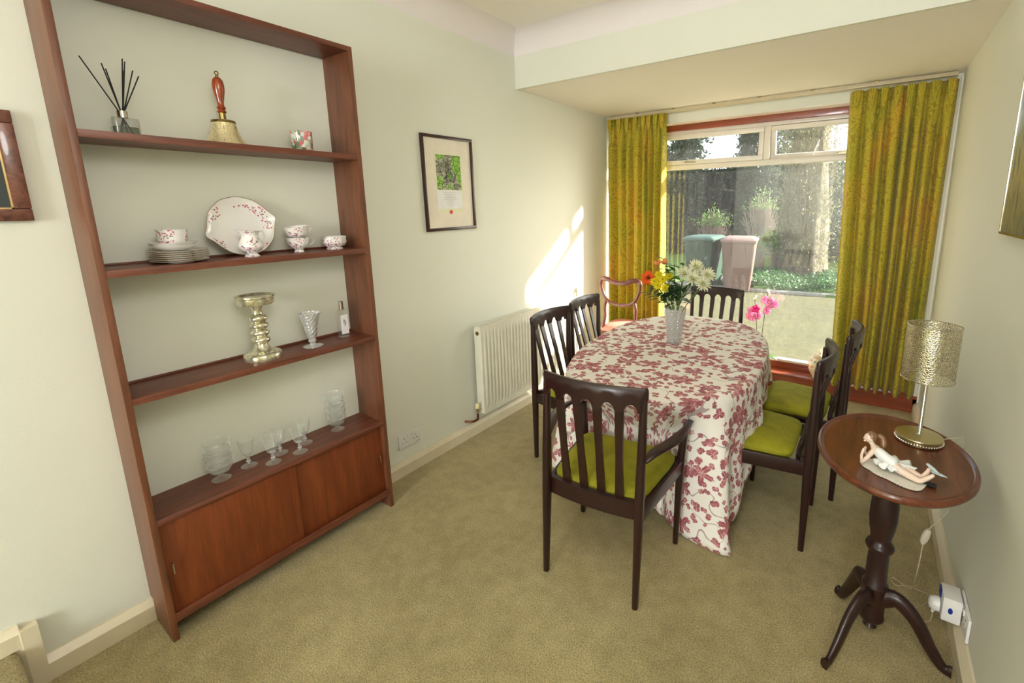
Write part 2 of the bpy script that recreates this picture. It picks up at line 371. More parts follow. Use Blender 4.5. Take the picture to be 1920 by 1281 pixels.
# ------------------------------------------------------------ curtains and rail
def curtain(name, label, xa, xb, xa2, xb2, n, seed, zt, zb):
    root = thing(name, label, 'curtain', ((xa+xb)/2, 3.70, zb)); rr = random.Random(seed)
    ph = [rr.uniform(-.5, .5) for _ in range(40)]; am = [rr.uniform(.6, 1.25) for _ in range(40)]
    NU, NV = n*14, 44; b = B(); uv = []
    wid = [rr.uniform(.65, 1.4) for _ in range(n)]; cum = [0]
    for q in wid: cum.append(cum[-1]+q)
    cum = [q/cum[-1] for q in cum]
    def f(u, v):
        k = min(int(u*n), n-1); loc_ = u*n-k
        uu = cum[k]+(cum[k+1]-cum[k])*loc_                               # uneven fold widths
        drift = .012*math.sin(3*v+ph[k])+.018*noise.noise(Vector((uu*6, v*1.5, seed)))
        L0 = xa+(xb-xa)*uu; L1 = xa2+(xb2-xa2)*uu
        x = L1+(L0-L1)*v**1.3+drift*(1-v)*math.sin(PI*min(max(uu, 0), 1))
        A = (.030+.030*(1-v)**.5)*am[k]*(.55 if v > .9 else 1)
        s_ = math.cos(2*PI*loc_); y = A*(s_ if abs(s_) < .6 else math.copysign(.6+(abs(s_)-.6)*.7, s_))
        y += .008*math.sin(2*PI*loc_*2+ph[k]*3+v*2)+.010*noise.noise(Vector((uu*9, v*3, seed+5)))
        if v > .88:                                                      # pinch pleats at the heading
            t = (v-.88)/.12; x += .006*t*math.sin(2*PI*loc_*3); y = y*(1-.35*t)+.010*t*math.cos(2*PI*loc_*3)
        z = zb+(zt-zb)*v+(.008*math.sin(2*PI*loc_+1) if v == 0 else 0)
        uv.append((u*n*.14+seed, v*(zt-zb))); return (x-(xa+xb)/2, y, z-zb)
    b.grid(NU, NV, f); b.build('drape', CURT, root, uv=uv, solid=.004, smooth=80)
    b = B()                                                              # three-fold pinch pleats, stitched
    for k in range(n):
        if k % 2 and n > 8: continue
        u = (cum[k]+cum[k+1])/2; x = xa+(xb-xa)*u-(xa+xb)/2
        for d in (-.009, 0, .009):
            b.tube([(x+d*.5, -.030, zt-zb-.125), (x+d*1.1, -.040, zt-zb-.07), (x+d*1.5, -.036, zt-zb-.003)], [.003, .0085, .0075], 8)
    b.build('pinch_pleats', CURT, root, uv=[(p[0]*3, p[2]) for p in b.v])['kind'] = 'stuff'
    return root
curtain('curtain', 'long green and gold damask curtain left of the window, behind the pink-seated chair', .02, .585, .055, .60, 8, 3, 2.285, .17)
curtain('curtain', 'wide green and gold damask curtain right of the window, reaching the right-hand wall', 1.925, 2.505, 1.965, 2.495, 8, 11, 2.268, .155)
rail = thing('curtain_rail', 'thin cream curtain rail running along the bay ceiling above the window', 'curtain rail', (1.27, 3.70, 2.30))
box('track', plain('rail_cream', (206, 190, 156), .4), -1.25, 1.225, -.012, .012, -.014, .010, rail, .002)
for x in (-.95, -.62, -.28, .06, .42, .8):
    box('bracket', BRASS, x-.010, x+.010, -.016, .016, .008, .017, rail, .001)

# ------------------------------------------------------------ shelving unit
YL, YR, D, T, ST = .1565, 1.0711, .2025, .019, .0223
XB = .0
su = thing('shelving_unit', 'tall open teak shelf unit with a low sliding-door cabinet against the left wall', 'shelf unit', (0, YL, 0))
def ub(name, mat, y0, y1, z0, z1, xa=.031, xb=D, bev=.0012, par=su): return box(name, mat, xa, xb, y0-YL, y1-YL, z0, z1, par, bev)
TEAKF = TEAK
b = B(); pr = [(.031, 0), (D, 0), (D, 2.2), (.002, 2.2), (.002, .092), (.031, .092)]
for y in (YL, YR-T):
    q = B(); q.loft([[(x, yy-YL, z) for x, z in pr] for yy in (y, y+T)]); q.build('upright', TEAKF, su, .0012)
ub('top_board', TEAKH, YL+T, YR-T, 2.2-T, 2.2, .002)
for z in (1.7537, 1.3372, .9177):
    ub('shelf', TEAKH, YL+T, YR-T, z-ST, z, .002); ub('back_strip', TEAKH, YL+T, YR-T, z, z+.008, .001, .012)
b = B(); pr = [(.002, .474-.022), (D-.003, .474-.022), (D, .474-.016), (D, .474-.008), (D-.005, .474), (.002, .474)]
b.loft([[(x, y-YL, z) for x, z in pr] for y in (YL+T, YR-T)]); b.build('cabinet_top', TEAKH, su)
ub('cabinet_floor', TEAKH, YL+T, YR-T, .070, .090, .031); ub('door_track', TEAKH, YL+T, YR-T, .090, .102, D-.012, D)
ub('cabinet_back', TEAKH, YL+T, YR-T, .09, .45, .033, .040)
ym = (YL+YR)/2
for (ya, yb, xx) in ((YL+T+.001, ym+.02, D-.016), (ym-.02, YR-T-.001, D-.030)):
    d_ = ub('sliding_door', TEAKD, ya, yb, .092, .452, xx-.008, xx+.003)
    hy = ya+.018 if ya < .5 else yb-.020
    b = B(); b.tube([(xx+.003, hy-YL, .252), (xx+.014, hy-YL, .256), (xx+.014, hy-YL, .296), (xx+.003, hy-YL, .300)], .0032, 8); b.build('handle', CHROME, d_)

# shelf contents -----------------------------------------------------------
Z1, Z2, Z3, Z4 = 1.7537, 1.3372, .9177, .474
t = thing('reed_diffuser', 'clear glass reed diffuser with a silver collar and black reeds on the top shelf', 'diffuser', (.10, .307, Z1+.001))
def rbox(hx, hy, r, z, n=5):
    out = []
    for (sx, sy, a0) in ((1, 1, 0), (-1, 1, PI/2), (-1, -1, PI), (1, -1, 1.5*PI)):
        for k in range(n): a = a0+PI/2*k/(n-1); out.append((sx*(hx-r)+r*math.cos(a), sy*(hy-r)+r*math.sin(a), z))
    return out
b = B(); b.loft([rbox(.030, .034, .01, z) if z < .052 else rbox(.030*k, .034*k, .01*k, z) for z, k in ((0, 1), (.004, 1), (.048, 1), (.055, .96), (.058, .55))]); b.build('bottle', glass('frosted_diffuser_glass', (.86, .88, .87), 1.6), t, smooth=50)
B().loft([rbox(.026, .030, .008, z) for z in (.004, .028)]).build('liquid', glass('diffuser_oil', (.55, .58, .52), 1.), t)
B().lathe([(.0135, .058), (.0135, .078), (.010, .079)], 20).build('collar', CHROME, t)
for (dy, dz, dx) in ((-.075, .225, .0), (-.030, .213, .01), (-.015, .205, -.02), (.022, .238, .01), (.032, .235, -.01), (.040, .205, .02), (.058, .195, 0), (.030, .21, -.025)):
    B().tube([(-dx*.3, -dy*.25, .01), (dx*.2, dy*.12, .08), (dx, dy, dz)], .0018, 6).build('reed', BLACK, t)
t = thing('hand_bell', 'engraved brass hand bell with a turned wooden handle on the top shelf', 'bell', (.10, .588, Z1))
def bellmat():
    s = N('engraved_brass'); a = s.noise(s.coord(), 22, 2, .5, 1.2).outputs[0]; l = s.ramp(s.math('ABSOLUTE', s.math('SINE', s.math('MULTIPLY', a, 22))), [(.05, L((140, 110, 62))), (.25, L((226, 212, 168)))])
    return s.bsdf(l, .32, .6)
B().lathe([(.066, 0), (.069, .003), (.066, .010), (.055, .024), (.046, .042), (.040, .065), (.037, .078), (.036, .086), (.030, .091), (.008, .093)], 36).build('bell_cup', bellmat(), t)
B().lathe([(.0375, .080), (.039, .084), (.037, .089)], 36).build('band', BRASS, t)
B().lathe([(.011, .092), (.0105, .118)], 16).build('ferrule', BRASS, t)
B().lathe([(.012, .116), (.0155, .119), (.013, .124), (.0105, .128), (.015, .133), (.0125, .138), (.010, .142), (.010, .152), (.014, .172), (.0185, .196), (.019, .212), (.0165, .228), (.010, .238), (.004, .240)], 24).build('handle', wood('bell_handle', (120, 42, 14), (168, 74, 30), 'z', .2, coat=.6), t)
b = B(); b.lathe([(.006, .238), (.005, .246), (.003, .248)], 12); b.tube([(.0, .006*math.cos(a), .254+.006*math.sin(a)) for a in [2*PI*k/12 for k in range(13)]], .0022, 6); b.build('finial', BRASS, t)
t = thing('candle_glass', 'small glass tumbler painted with pink and green flowers at the right of the top shelf', 'candle glass', (.10, .868, Z1))
def painted():
    s = N('painted_glass'); v = s.coord(); vo = s.n('TexVoronoi', {'Vector': v, 'Scale': 75.}); rc = s.n('SeparateColor', {0: vo.outputs['Color']}).outputs[0]
    c = s.ramp(rc, [(.0, L((206, 74, 84))), (.3, L((226, 150, 150))), (.42, L((226, 226, 214))), (.62, L((160, 178, 130))), (.85, L((84, 104, 76))), (1., L((230, 228, 220)))])
    return s.bsdf(c, .08, Coat_Weight=.7)
B().lathe([(.036, 0), (.0385, .004), (.041, .084), (.0385, .084), (.036, .012), (.002, .011)], 32).build('tumbler', painted(), t)
B().lathe([(.036, .013), (.0362, .05), (.001, .052)], 24).build('wax', CHINAW, t)
# plates, bowl and cup
def dish(r, h, fl=0, n=48, foot=.45):
    b = B(); rings = []
    for rr, z in ((r*foot, 0), (r*foot, .003), (r*.70, .004), (r*.98, h), (r, h+.0015), (r*.97, h+.0015), (r*.68, .007), (.002, .006)):
        rings.append([(rr*(1+fl*math.cos(12*2*PI*j/n)*(rr > r*.9))*math.cos(2*PI*j/n), rr*(1+fl*math.cos(12*2*PI*j/n)*(rr > r*.9))*math.sin(2*PI*j/n), z) for j in range(n)])
    return b.loft(rings)
pc = (.107, .392)
for k in range(6):
    o = dish(.083-.0012*(k % 2), .0085, .012).build('side_plate', [CHINAW], None)
    o.location = (pc[0]+R.uniform(-.001, .001), pc[1]+R.uniform(-.002, .002), Z2+.0068*k); o.rotation_euler = (0, 0, k*.4)
    tag(o, ['white side plate with gilt rim, bottom of the stack on the second shelf', 'second white side plate from the bottom of the second shelf stack', 'third white side plate from the bottom of the stack under the cup', 'white side plate in the stack, third from the top of the plates', 'white side plate in the stack, just under the topmost plate', 'topmost white side plate, directly under the deeper saucer bowls'][k], 'plate', 'side plates stacked on the second shelf')
    rim = B(); n = 48; rim.tube([((.083-.0012*(k % 2))*(1+.012*math.cos(12*2*PI*j/n))*math.cos(2*PI*j/n), (.083-.0012*(k % 2))*(1+.012*math.cos(12*2*PI*j/n))*math.sin(2*PI*j/n), .0102) for j in range(n+1)], .0007, 5, cap=False); rim.build('gilt_rim', GILT, o)
zz = Z2+.0068*5+.011
for k in range(2):
    o = dish(.071, .019, .01, foot=.5).build('saucer', CHINAW, None); o.location = (pc[0]-.004, pc[1]-.012, zz+k*.007); tag(o, ['white saucer lying on the plate stack, the lower of two', 'white saucer right under the flowered cup on the plate stack'][k], 'saucer', 'saucers on the plate stack')
def cup(name, label, loc, s=1., low=False, rz=0, handle=True, cat='cup', tilt=0.):
    t = thing(name, label, cat, loc, rz); t.rotation_euler = (tilt, 0, rz)
    prof = [(.019, 0), (.020, .003), (.015, .009), (.022, .016), (.036, .026), (.041, .038), (.043, .052), (.046, .062), (.0445, .062), (.040, .050), (.033, .028), (.002, .020)] if not low else \
           [(.030, 0), (.031, .004), (.026, .009), (.040, .016), (.047, .030), (.045, .042), (.0475, .052), (.046, .052), (.042, .030), (.002, .014)]
    n = 40; b = B(); b.loft([[(r*s*(1+.02*math.cos(10*2*PI*j/n))*math.cos(2*PI*j/n), r*s*(1+.02*math.cos(10*2*PI*j/n))*math.sin(2*PI*j/n), z*s) for j in range(n)] for r, z in prof]); b.build('bowl', CHINA, t, smooth=50)
    if handle:
        b = B(); b.tube(bezier([(0, .038*s, .050*s), (0, .060*s, .058*s), (0, .066*s, .042*s), (0, .052*s, .028*s), (0, .034*s, .024*s)], 5), .0028, 7); b.build('handle', CHINAW, t)
    return t
t = thing('teacup', 'straight-sided flowered china teacup on top of the plate and saucer stack', 'cup', (pc[0]-.006, pc[1]-.012, zz+.0215))
n = 48; b = B(); b.loft([[(r*(1+.012*math.cos(16*2*PI*j/n+8*z*20))*math.cos(2*PI*j/n), r*(1+.012*math.cos(16*2*PI*j/n+8*z*20))*math.sin(2*PI*j/n), z) for j in range(n)] for r, z in ((.026, -.012), (.030, -.006), (.039, .002), (.0415, .02), (.043, .046), (.045, .0495), (.0435, .0495), (.041, .045), (.037, .004), (.002, -.004))]); b.build('bowl', CHINA, t, smooth=50)
# cake plate leaning against the wall
cp = thing('cake_plate', 'large round flowered china cake plate with two lug handles leaning on the wall', 'plate', (.055, .617, Z2))
n = 72; b = B(); rings = []
def cr(a): return .1155+.0015*abs(math.cos(a*6))+.017*math.exp(-((abs(abs((a-.25) % (2*PI)-PI)-PI/2)-PI/2)/.17)**2)
for k, z in ((.55, .002), (.80, 0), (.985, -.012), (1., -.0105), (.98, -.009), (.80, .004), (.05, .006)):
    rings.append([(-z-.006, k*cr(2*PI*j/n)*math.cos(2*PI*j/n), k*cr(2*PI*j/n)*math.sin(2*PI*j/n)) for j in range(n)])
b.loft([list(reversed(r)) for r in rings]); o = b.build('plate_disc', CHINAP, cp, smooth=50); o.location = (.0, 0, .117); o.rotation_euler = (0, -.22, 0)
b = B(); b.tube([(.006, cr(2*PI*j/n)*1.0*math.cos(2*PI*j/n), cr(2*PI*j/n)*math.sin(2*PI*j/n)) for j in range(n+1)], .0009, 5, cap=False); o2 = b.build('gilt_rim', GILT, cp); o2.location = o.location; o2.rotation_euler = o.rotation_euler
# milk jug
t = thing('milk_jug', 'white flowered china milk jug standing in front of the cake plate', 'jug', (.128, .610, Z2), .2)
n = 40; b = B(); rings = []
for r, z in ((.025, 0), (.026, .004), (.018, .012), (.026, .02), (.040, .034), (.042, .046), (.034, .064), (.028, .076), (.029, .088), (.036, .100), (.034, .100), (.027, .088), (.026, .076), (.002, .05)):
    rings.append([(r*(1+.015*math.cos(10*2*PI*j/n))*math.cos(2*PI*j/n), r*(1+.015*math.cos(10*2*PI*j/n))*math.sin(2*PI*j/n)-(.014 if z > .095 and 26 < j < 34 else 0), z+(.008 if z > .095 and 26 < j < 34 else 0)) for j in range(n)])
b.loft(rings); b.build('body', CHINA, t, smooth=50)
b = B(); b.tube(bezier([(0, .026, .092), (0, .052, .098), (0, .058, .072), (0, .036, .046)], 6), .003, 7); b.build('handle', CHINAW, t)
cup('teacup', 'lower of the two flowered china cups stacked at the right of the second shelf', (.10, .803, Z2), 1., handle=True)
cup('teacup', 'upper flowered cup tilted inside the cup beneath it, handle to the right', (.10, .806, Z2+.047), 1., tilt=.12, rz=.15)
cup('sugar_bowl', 'low footed flowered china sugar bowl at the right end of the second shelf', (.10, .962, Z2), 1.12, low=True, handle=False, cat='bowl')
# candlestick, small vase, perfume
t = thing('candle_holder', 'tall mercury glass pillar candle holder with stacked rings on the third shelf', 'candle holder', (.105, .607, Z3))
B().lathe([(.066, 0), (.0675, .004), (.0675, .020), (.063, .027), (.050, .031), (.034, .040), (.026, .052), (.021, .066)], 40).build('base', MERC, t, smooth=60)
for k in range(4):
    z = .066+.030*k; B().lathe([(.020, z-.004), (.030, z+.004), (.0345, z+.012), (.0345, z+.016), (.030, z+.024), (.020, z+.030)], 32).build('ring', MERC, t, smooth=60)
B().lathe([(.0195, .188), (.017, .200), (.020, .212), (.024, .222)], 32).build('neck', MERC, t, smooth=60)
B().lathe([(.024, .222), (.062, .228), (.0655, .234), (.0655, .254), (.069, .258), (.069, .264), (.062, .264), (.058, .258), (.002, .257)], 40).build('cup_plate', MERC, t, smooth=40)
t = thing('footed_vase', 'small cut glass flared vase on a round foot on the third shelf', 'vase', (.115, .805, Z3+.001))
B().lathe([(.041, 0), (.041, .003), (.012, .010), (.010, .016), (.017, .024), (.013, .034), (.020, .044), (.024, .07), (.029, .10), (.037, .130), (.045, .152), (.043, .152), (.034, .128), (.026, .10), (.021, .07), (.016, .048), (.001, .044)], 32).build('glass_body', CRYSTAL, t, smooth=50)
t = thing('perfume_bottle', 'slim clear perfume bottle with a silver cap and white label, right of the third shelf', 'perfume bottle', (.085, .968, Z3+.001))
b = B(); b.loft([rbox(.017, .021, .006, z) for z in (0, .004)]+[rbox(.017, .021, .006, z) for z in (.118, .124)]+[rbox(.009, .010, .004, .131)]); b.build('bottle', THIN, t, smooth=50)
B().lathe([(.0105, .132), (.0105, .170), (.009, .172)], 20).build('cap', CHROME, t)
lb = box('label', plain('paper_label', (240, 238, 240), .6), .0172, .0180, -.018, .018, .016, .108, t)
b = B(); 
for (y, z, h) in ((-.004, .075, .016), (.003, .070, .018), (.0, .060, .012), (-.003, .082, .008)): b.tube([(.0186, y-.003, z-h/2), (.0186, y+.004, z), (.0186, y-.001, z+h/2)], .0009, 5)
b.build('lettering', plain('ink', (60, 70, 110), .6), lb)
# glasses on the cabinet top
gl0 = thing('wine_glass', 'single small stemmed glass between the tall dessert dishes and the other glasses', 'glass', (.08, .508, Z4+.0012), 0, 'small stemmed glasses on the cabinet')
def gshape(par):
    B().lathe([(.029, 0), (.029, .0016), (.006, .005), (.0045, .012)], 28).build('foot', THIN, par, smooth=50)
    B().lathe([(.0045, .010), (.0045, .016), (.0095, .021), (.0045, .027), (.0075, .033), (.005, .038), (.008, .044), (.014, .049)], 20).build('stem', CRYSTAL, par, smooth=60)
    B().lathe([(.012, .048), (.017, .052), (.020, .062), (.025, .086), (.030, .118), (.0292, .118), (.024, .086), (.019, .063), (.015, .055), (.001, .053)], 32, cap=True).build('bowl', THIN, par, smooth=50)
gshape(gl0)
for (x, y, lb) in ((.140, .575, 'front glass of the overlapping pair left of centre on the cabinet'), (.085, .628, 'rear glass of the overlapping pair left of centre, nearer the wall'), (.148, .680, 'front glass of the right-hand pair on the cabinet, etched bowl'), (.088, .733, 'rear glass of the right-hand pair, nearer the wall')):
    dup(gl0, (x, y, Z4+.0012), 0, lb, 'small stemmed glasses on the cabinet')
def sundae(name, label, loc, s, grp, foot=True):
    t = thing(name, label, 'dessert glass', loc, 0, grp)
    if foot: B().lathe([(.033*s, 0), (.033*s, .002), (.008*s, .006), (.006*s, .012), (.010*s, .018), (.006*s, .024), (.012*s, .030)], 28).build('foot', THIN, t, smooth=50)
    B().lathe([(.010*s, .029), (.030*s, .036), (.043*s, .052), (.046*s, .066), (.043*s, .080), (.046*s, .092), (.0475*s, .094), (.046*s, .094), (.042*s, .080), (.0445*s, .066), (.041*s, .053), (.026*s, .040), (.001, .034)], 36).build('bowl', THIN, t, smooth=60)
for k in range(3): sundae('dessert_glass', ['footed clear dessert glass at the bottom of the left nested stack', 'middle clear dessert glass of the left nested stack on the cabinet', 'top clear dessert glass of the left nested stack on the cabinet'][k], (.093, .405, Z4+.0012+k*.034), .98, 'nested dessert glasses, left stack')
for k in range(4): sundae('dessert_glass', ['footed clear dessert glass at the bottom of the right nested stack', 'second clear dessert glass up in the right nested stack by the upright', 'third clear dessert glass up in the right nested stack by the upright', 'top clear dessert glass of the right nested stack by the upright'][k], (.088, .886, Z4+.0012+k*.0305), .90, 'nested dessert glasses, right stack')

# ------------------------------------------------------------ framed pictures
t = thing('framed_print', 'thin dark-framed certificate with a green townscape and red seal on the left wall', 'picture', (0, 1.568, 1.382))
H_, W_ = .545, .392; fr = .017
b = B(); b.box(.002, .018, 0, W_, 0, fr); b.box(.002, .018, 0, W_, H_-fr, H_); b.box(.002, .018, 0, fr, fr, H_-fr); b.box(.002, .018, W_-fr, W_, fr, H_-fr)
t.rotation_euler = (.012, 0, 0)
b.build('frame', wood('dark_frame', (44, 22, 20), (72, 40, 34), 'z', .3), t, .002)
box('mount', plain('cream_mount', (238, 228, 210), .7), .003, .008, fr, W_-fr, fr, H_-fr, t)
box('certificate', plain('certificate_paper', (232, 230, 196), .6), .008, .0086, .088, .300, .105, .450, t)
box('text_panel', plain('white_paper', (238, 236, 236), .6), .0086, .0090, .096, .290, .128, .235, t)
def town():
    s = N('townscape_print'); v = s.coord(); a = s.noise(v, 9, 1).outputs[0]; bb = s.n('TexVoronoi', {'Vector': v, 'Scale': 34.}, feature='DISTANCE_TO_EDGE').outputs[0]; c = s.noise(v, 90, 4, .7).outputs[0]
    base = s.ramp(a, [(.40, L((140, 190, 70))), (.47, L((186, 184, 160))), (.6, L((120, 120, 104))), (.66, L((120, 190, 60)))])
    lines = s.math('MAXIMUM', s.math('LESS_THAN', bb, .05), s.math('MULTIPLY', s.math('LESS_THAN', c, .45), s.math('GREATER_THAN', a, .45)))
    return s.bsdf(s.mix(s.math('MULTIPLY', lines, .85), base, L((30, 32, 26))), .6)
box('artwork', town(), .0086, .0092, .100, .290, .238, .438, t)
b = B()
for k in range(9):
    h = (.05, .05, .04, .045, .05, .03, .03, .035, .02)[k]; b.box(.0090, .0093, .193-h, .193+h, .222-k*.010, .2235-k*.010)
b.build('text_lines', plain('grey_ink', (176, 170, 160), .7), t)['kind'] = 'stuff'
q = B(); q.loft([[(x, .193+.012*math.cos(2*PI*j/20), .108+.012*math.sin(2*PI*j/20)) for j in range(20)] for x in (.0086, .0105)]); q.build('seal', RED, t)
t = thing('wall_picture', 'burr wood picture frame with gilt slip and dark mount at the left edge', 'picture', (0, -.45, 1.492))
def burr():
    s = N('burr_wood'); a = s.noise(s.coord(), 26, 5, .65, 1.5).outputs[0]; return s.bsdf(s.ramp(a, [(.3, L((70, 32, 24))), (.7, L((128, 74, 54)))]), .25, Coat_Weight=.5)
H_, W_, fr = .318, .53, .036
b = B(); b.box(.002, .022, 0, W_, 0, fr); b.box(.002, .022, 0, W_, H_-fr, H_); b.box(.002, .022, 0, fr, fr, H_-fr); b.box(.002, .022, W_-fr, W_, fr, H_-fr); b.build('frame', burr(), t, .004)
b = B(); g = .004; a, c = fr, W_-fr; b.box(.008, .018, a, c, fr, fr+g); b.box(.008, .018, a, c, H_-fr-g, H_-fr); b.box(.008, .018, a, a+g, fr, H_-fr); b.box(.008, .018, c-g, c, fr, H_-fr); b.build('gilt_slip', GILT, t)
box('mount', plain('slate_mount', (54, 62, 60), .6), .003, .010, fr, W_-fr, fr, H_-fr, t)
b = B(); b.loft([[(x, W_/2+.16*math.cos(2*PI*j/40), H_/2+.09*math.sin(2*PI*j/40)) for j in range(40)] for x in (.010, .0115)]); b.build('oval_insert', plain('oval_cream', (206, 204, 150), .6), t)
t = thing('framed_painting', 'landscape painting in a thin silver frame on the right-hand wall', 'picture', (XR, 1.29, 1.402))
H_, W_, fr = .62, .70, .008
b = B(); b.box(-.020, -.001, 0, W_, 0, fr); b.box(-.020, -.001, 0, W_, H_-fr, H_); b.box(-.020, -.001, 0, fr, fr, H_-fr); b.box(-.020, -.001, W_-fr, W_, fr, H_-fr); b.build('frame', CHROME, t, .001)
def landscape():
    s = N('landscape_painting'); v = s.coord(); z = s.n('SeparateXYZ', {0: v}).outputs[2]; nn = s.noise(v, 9, 4, .6).outputs[0]
    q = s.math('ADD', z, s.math('MULTIPLY', s.math('SUBTRACT', nn, .5), .25))
    base = s.ramp(s.math('MULTIPLY', q, 1.6), [(.05, L((120, 116, 70))), (.3, L((176, 160, 96))), (.5, L((150, 150, 100))), (.62, L((170, 184, 200))), (.9, L((140, 164, 200)))])
    tr = s.noise(s.coord('Object', (1, 14, 2.2)), 3, 3, .6).outputs[0]
    return s.bsdf(s.mix(s.math('MULTIPLY', s.math('LESS_THAN', tr, .43), .8), base, L((70, 76, 64))), .35)
box('canvas', landscape(), -.017, -.002, fr, W_-fr, fr, H_-fr, t)

# ------------------------------------------------------------ radiator, sockets
t = thing('radiator', 'white ribbed panel radiator with a top grille under the sunlit left wall', 'radiator', (0, 1.876, .155))
LR, HR = 1.20, .600
b = B(); prof = [(.088, 0), (.094, .006), (.094, .022)]
nr = 36; ys = []; b = B()
n_u = nr*8
def rib(u):
    k = (u*nr) % 1.0
    return .008*(.5+.5*math.tanh(6*(math.cos(2*PI*k)+.1)))
vs = []
zrow = [0, .012, .034, .046, .070, .3, HR-.078, HR-.054, HR-.030, HR-.012, HR]
for z in zrow:
    e = min(1, max(0, (z-.034)/.036), ) if z < .3 else min(1, max(0, (HR-.030-z)/.036))
    for i in range(n_u+1):
        u = i/n_u; m_ = e if .012 < u < .988 else 0; vs.append((.090+(rib(u)*m_), u*LR, z))
fs = [(j*(n_u+1)+i, j*(n_u+1)+i+1, (j+1)*(n_u+1)+i+1, (j+1)*(n_u+1)+i) for j in range(len(zrow)-1) for i in range(n_u)]
b.add(vs, fs); b.build('front_panel', RADM, t, smooth=50)
box('rear_panel', RADM, .030, .042, .02, LR-.02, .02, HR-.02, t, .004)
for y in (0, LR-.004): box('side_panel', RADM, .028, .0905, y, y+.004, 0, HR, t, .001)
b = B()
for k in range(58): y = .012+k*.0204; b.box(.036, .084, y, y+.008, HR-.006, HR-.001)
b.box(.028, .038, 0, LR, HR-.008, HR+.001); b.box(.082, .091, 0, LR, HR-.008, HR+.001); b.build('top_grille', RADM, t)['kind'] = 'stuff'
b = B(); b.loft([[(.058+.014*math.cos(2*PI*j/18), y, HR-.045+.014*math.sin(2*PI*j/18)) for j in range(18)] for y in (-.003, .001)]); b.build('end_plug', BRASS, t)
b = B(); b.tube([(.060, .005, .030), (.060, -.034, .030)], .009, 12); b.tube([(.060, -.034, .012), (.060, -.034, .052)], .011, 12); b.build('valve', CHROME, t)
B().lathe([(.014, .050), (.013, .078), (.010, .084)], 16, (.060, -.034, 0)).build('valve_cap', plain('ivory_cap', (232, 222, 170), .4), t)
b = B(); b.tube(bezier([(.060, -.034, .014), (.060, -.034, -.022), (.055, -.040, -.034), (.045, -.075, -.036), (.004, -.10, -.036)], 6), .0075, 10); b.build('pipe', COPPER, t)
def socket(name, label, side, x, yc, zc, w_=.147, h_=.087):
    t = thing(name, label, 'socket', (x, yc, zc)); s = side
    a, c = sorted((s*.001, s*.010)); pl = box('plate', PVC, a, c, -w_/2, w_/2, -h_/2, h_/2, t, .003)
    b = B()
    for y0 in (-.038, .038):
        for dy, dz, hw, hh in ((0, .016, .002, .004), (-.011, -.006, .0035, .0018), (.011, -.006, .0035, .0018)):
            a, c = sorted((s*.0095, s*.0106)); b.box(a, c, y0+dy-hw, y0+dy+hw, dz-hh-.004, dz+hh-.004)
    b.build('pin_holes', BLACK, t)['kind'] = 'stuff'
    for y0 in (-.012, .012):
        a, c = sorted((s*.010, s*.014)); box('rocker_switch', PVC, a, c, y0-.006, y0+.006, .012, .030, t, .001)
    return t
socket('wall_socket', 'white double wall socket low on the left wall between shelves and radiator', 1, 0, 1.338, .200)
socket('wall_socket', 'white double wall socket low on the right wall behind the plug adapter', -1, XR, 1.635, .135)
t = thing('plug_adapter', 'boxy white plug-in adapter with blue marks in the right wall socket', 'adapter', (XR-.014, 1.675, .135))
box('body', PVC, -.052, 0, -.042, .036, -.045, .045, t, .004)
box('blue_light', BLUE, -.056, -.050, -.004, .030, .012, .042, t, .003); b = B(); b.loft([[(-.030+.0065*math.cos(2*PI*j/16), y, .0+.011*math.sin(2*PI*j/16)) for j in range(16)] for y in (-.0445, -.041)]); b.build('blue_button', BLUE, t)
t = thing('mains_plug', 'rounded white mains plug pushed into the front of the adapter', 'plug', (XR-.068, 1.675, .115))
b = B(); b.loft([[(x, 1.*k*math.cos(a)*.022, k*math.sin(a)*.026) for a in [2*PI*j/20 for j in range(20)]] for x, k in ((0, 1), (-.014, 1), (-.026, .8), (-.030, .45))]); b.build('body', PVC, t, smooth=50)
B().tube([(-.012, 0, -.022), (-.016, 0, -.038)], [.007, .0045], 10).build('cord_grip', PVC, t)

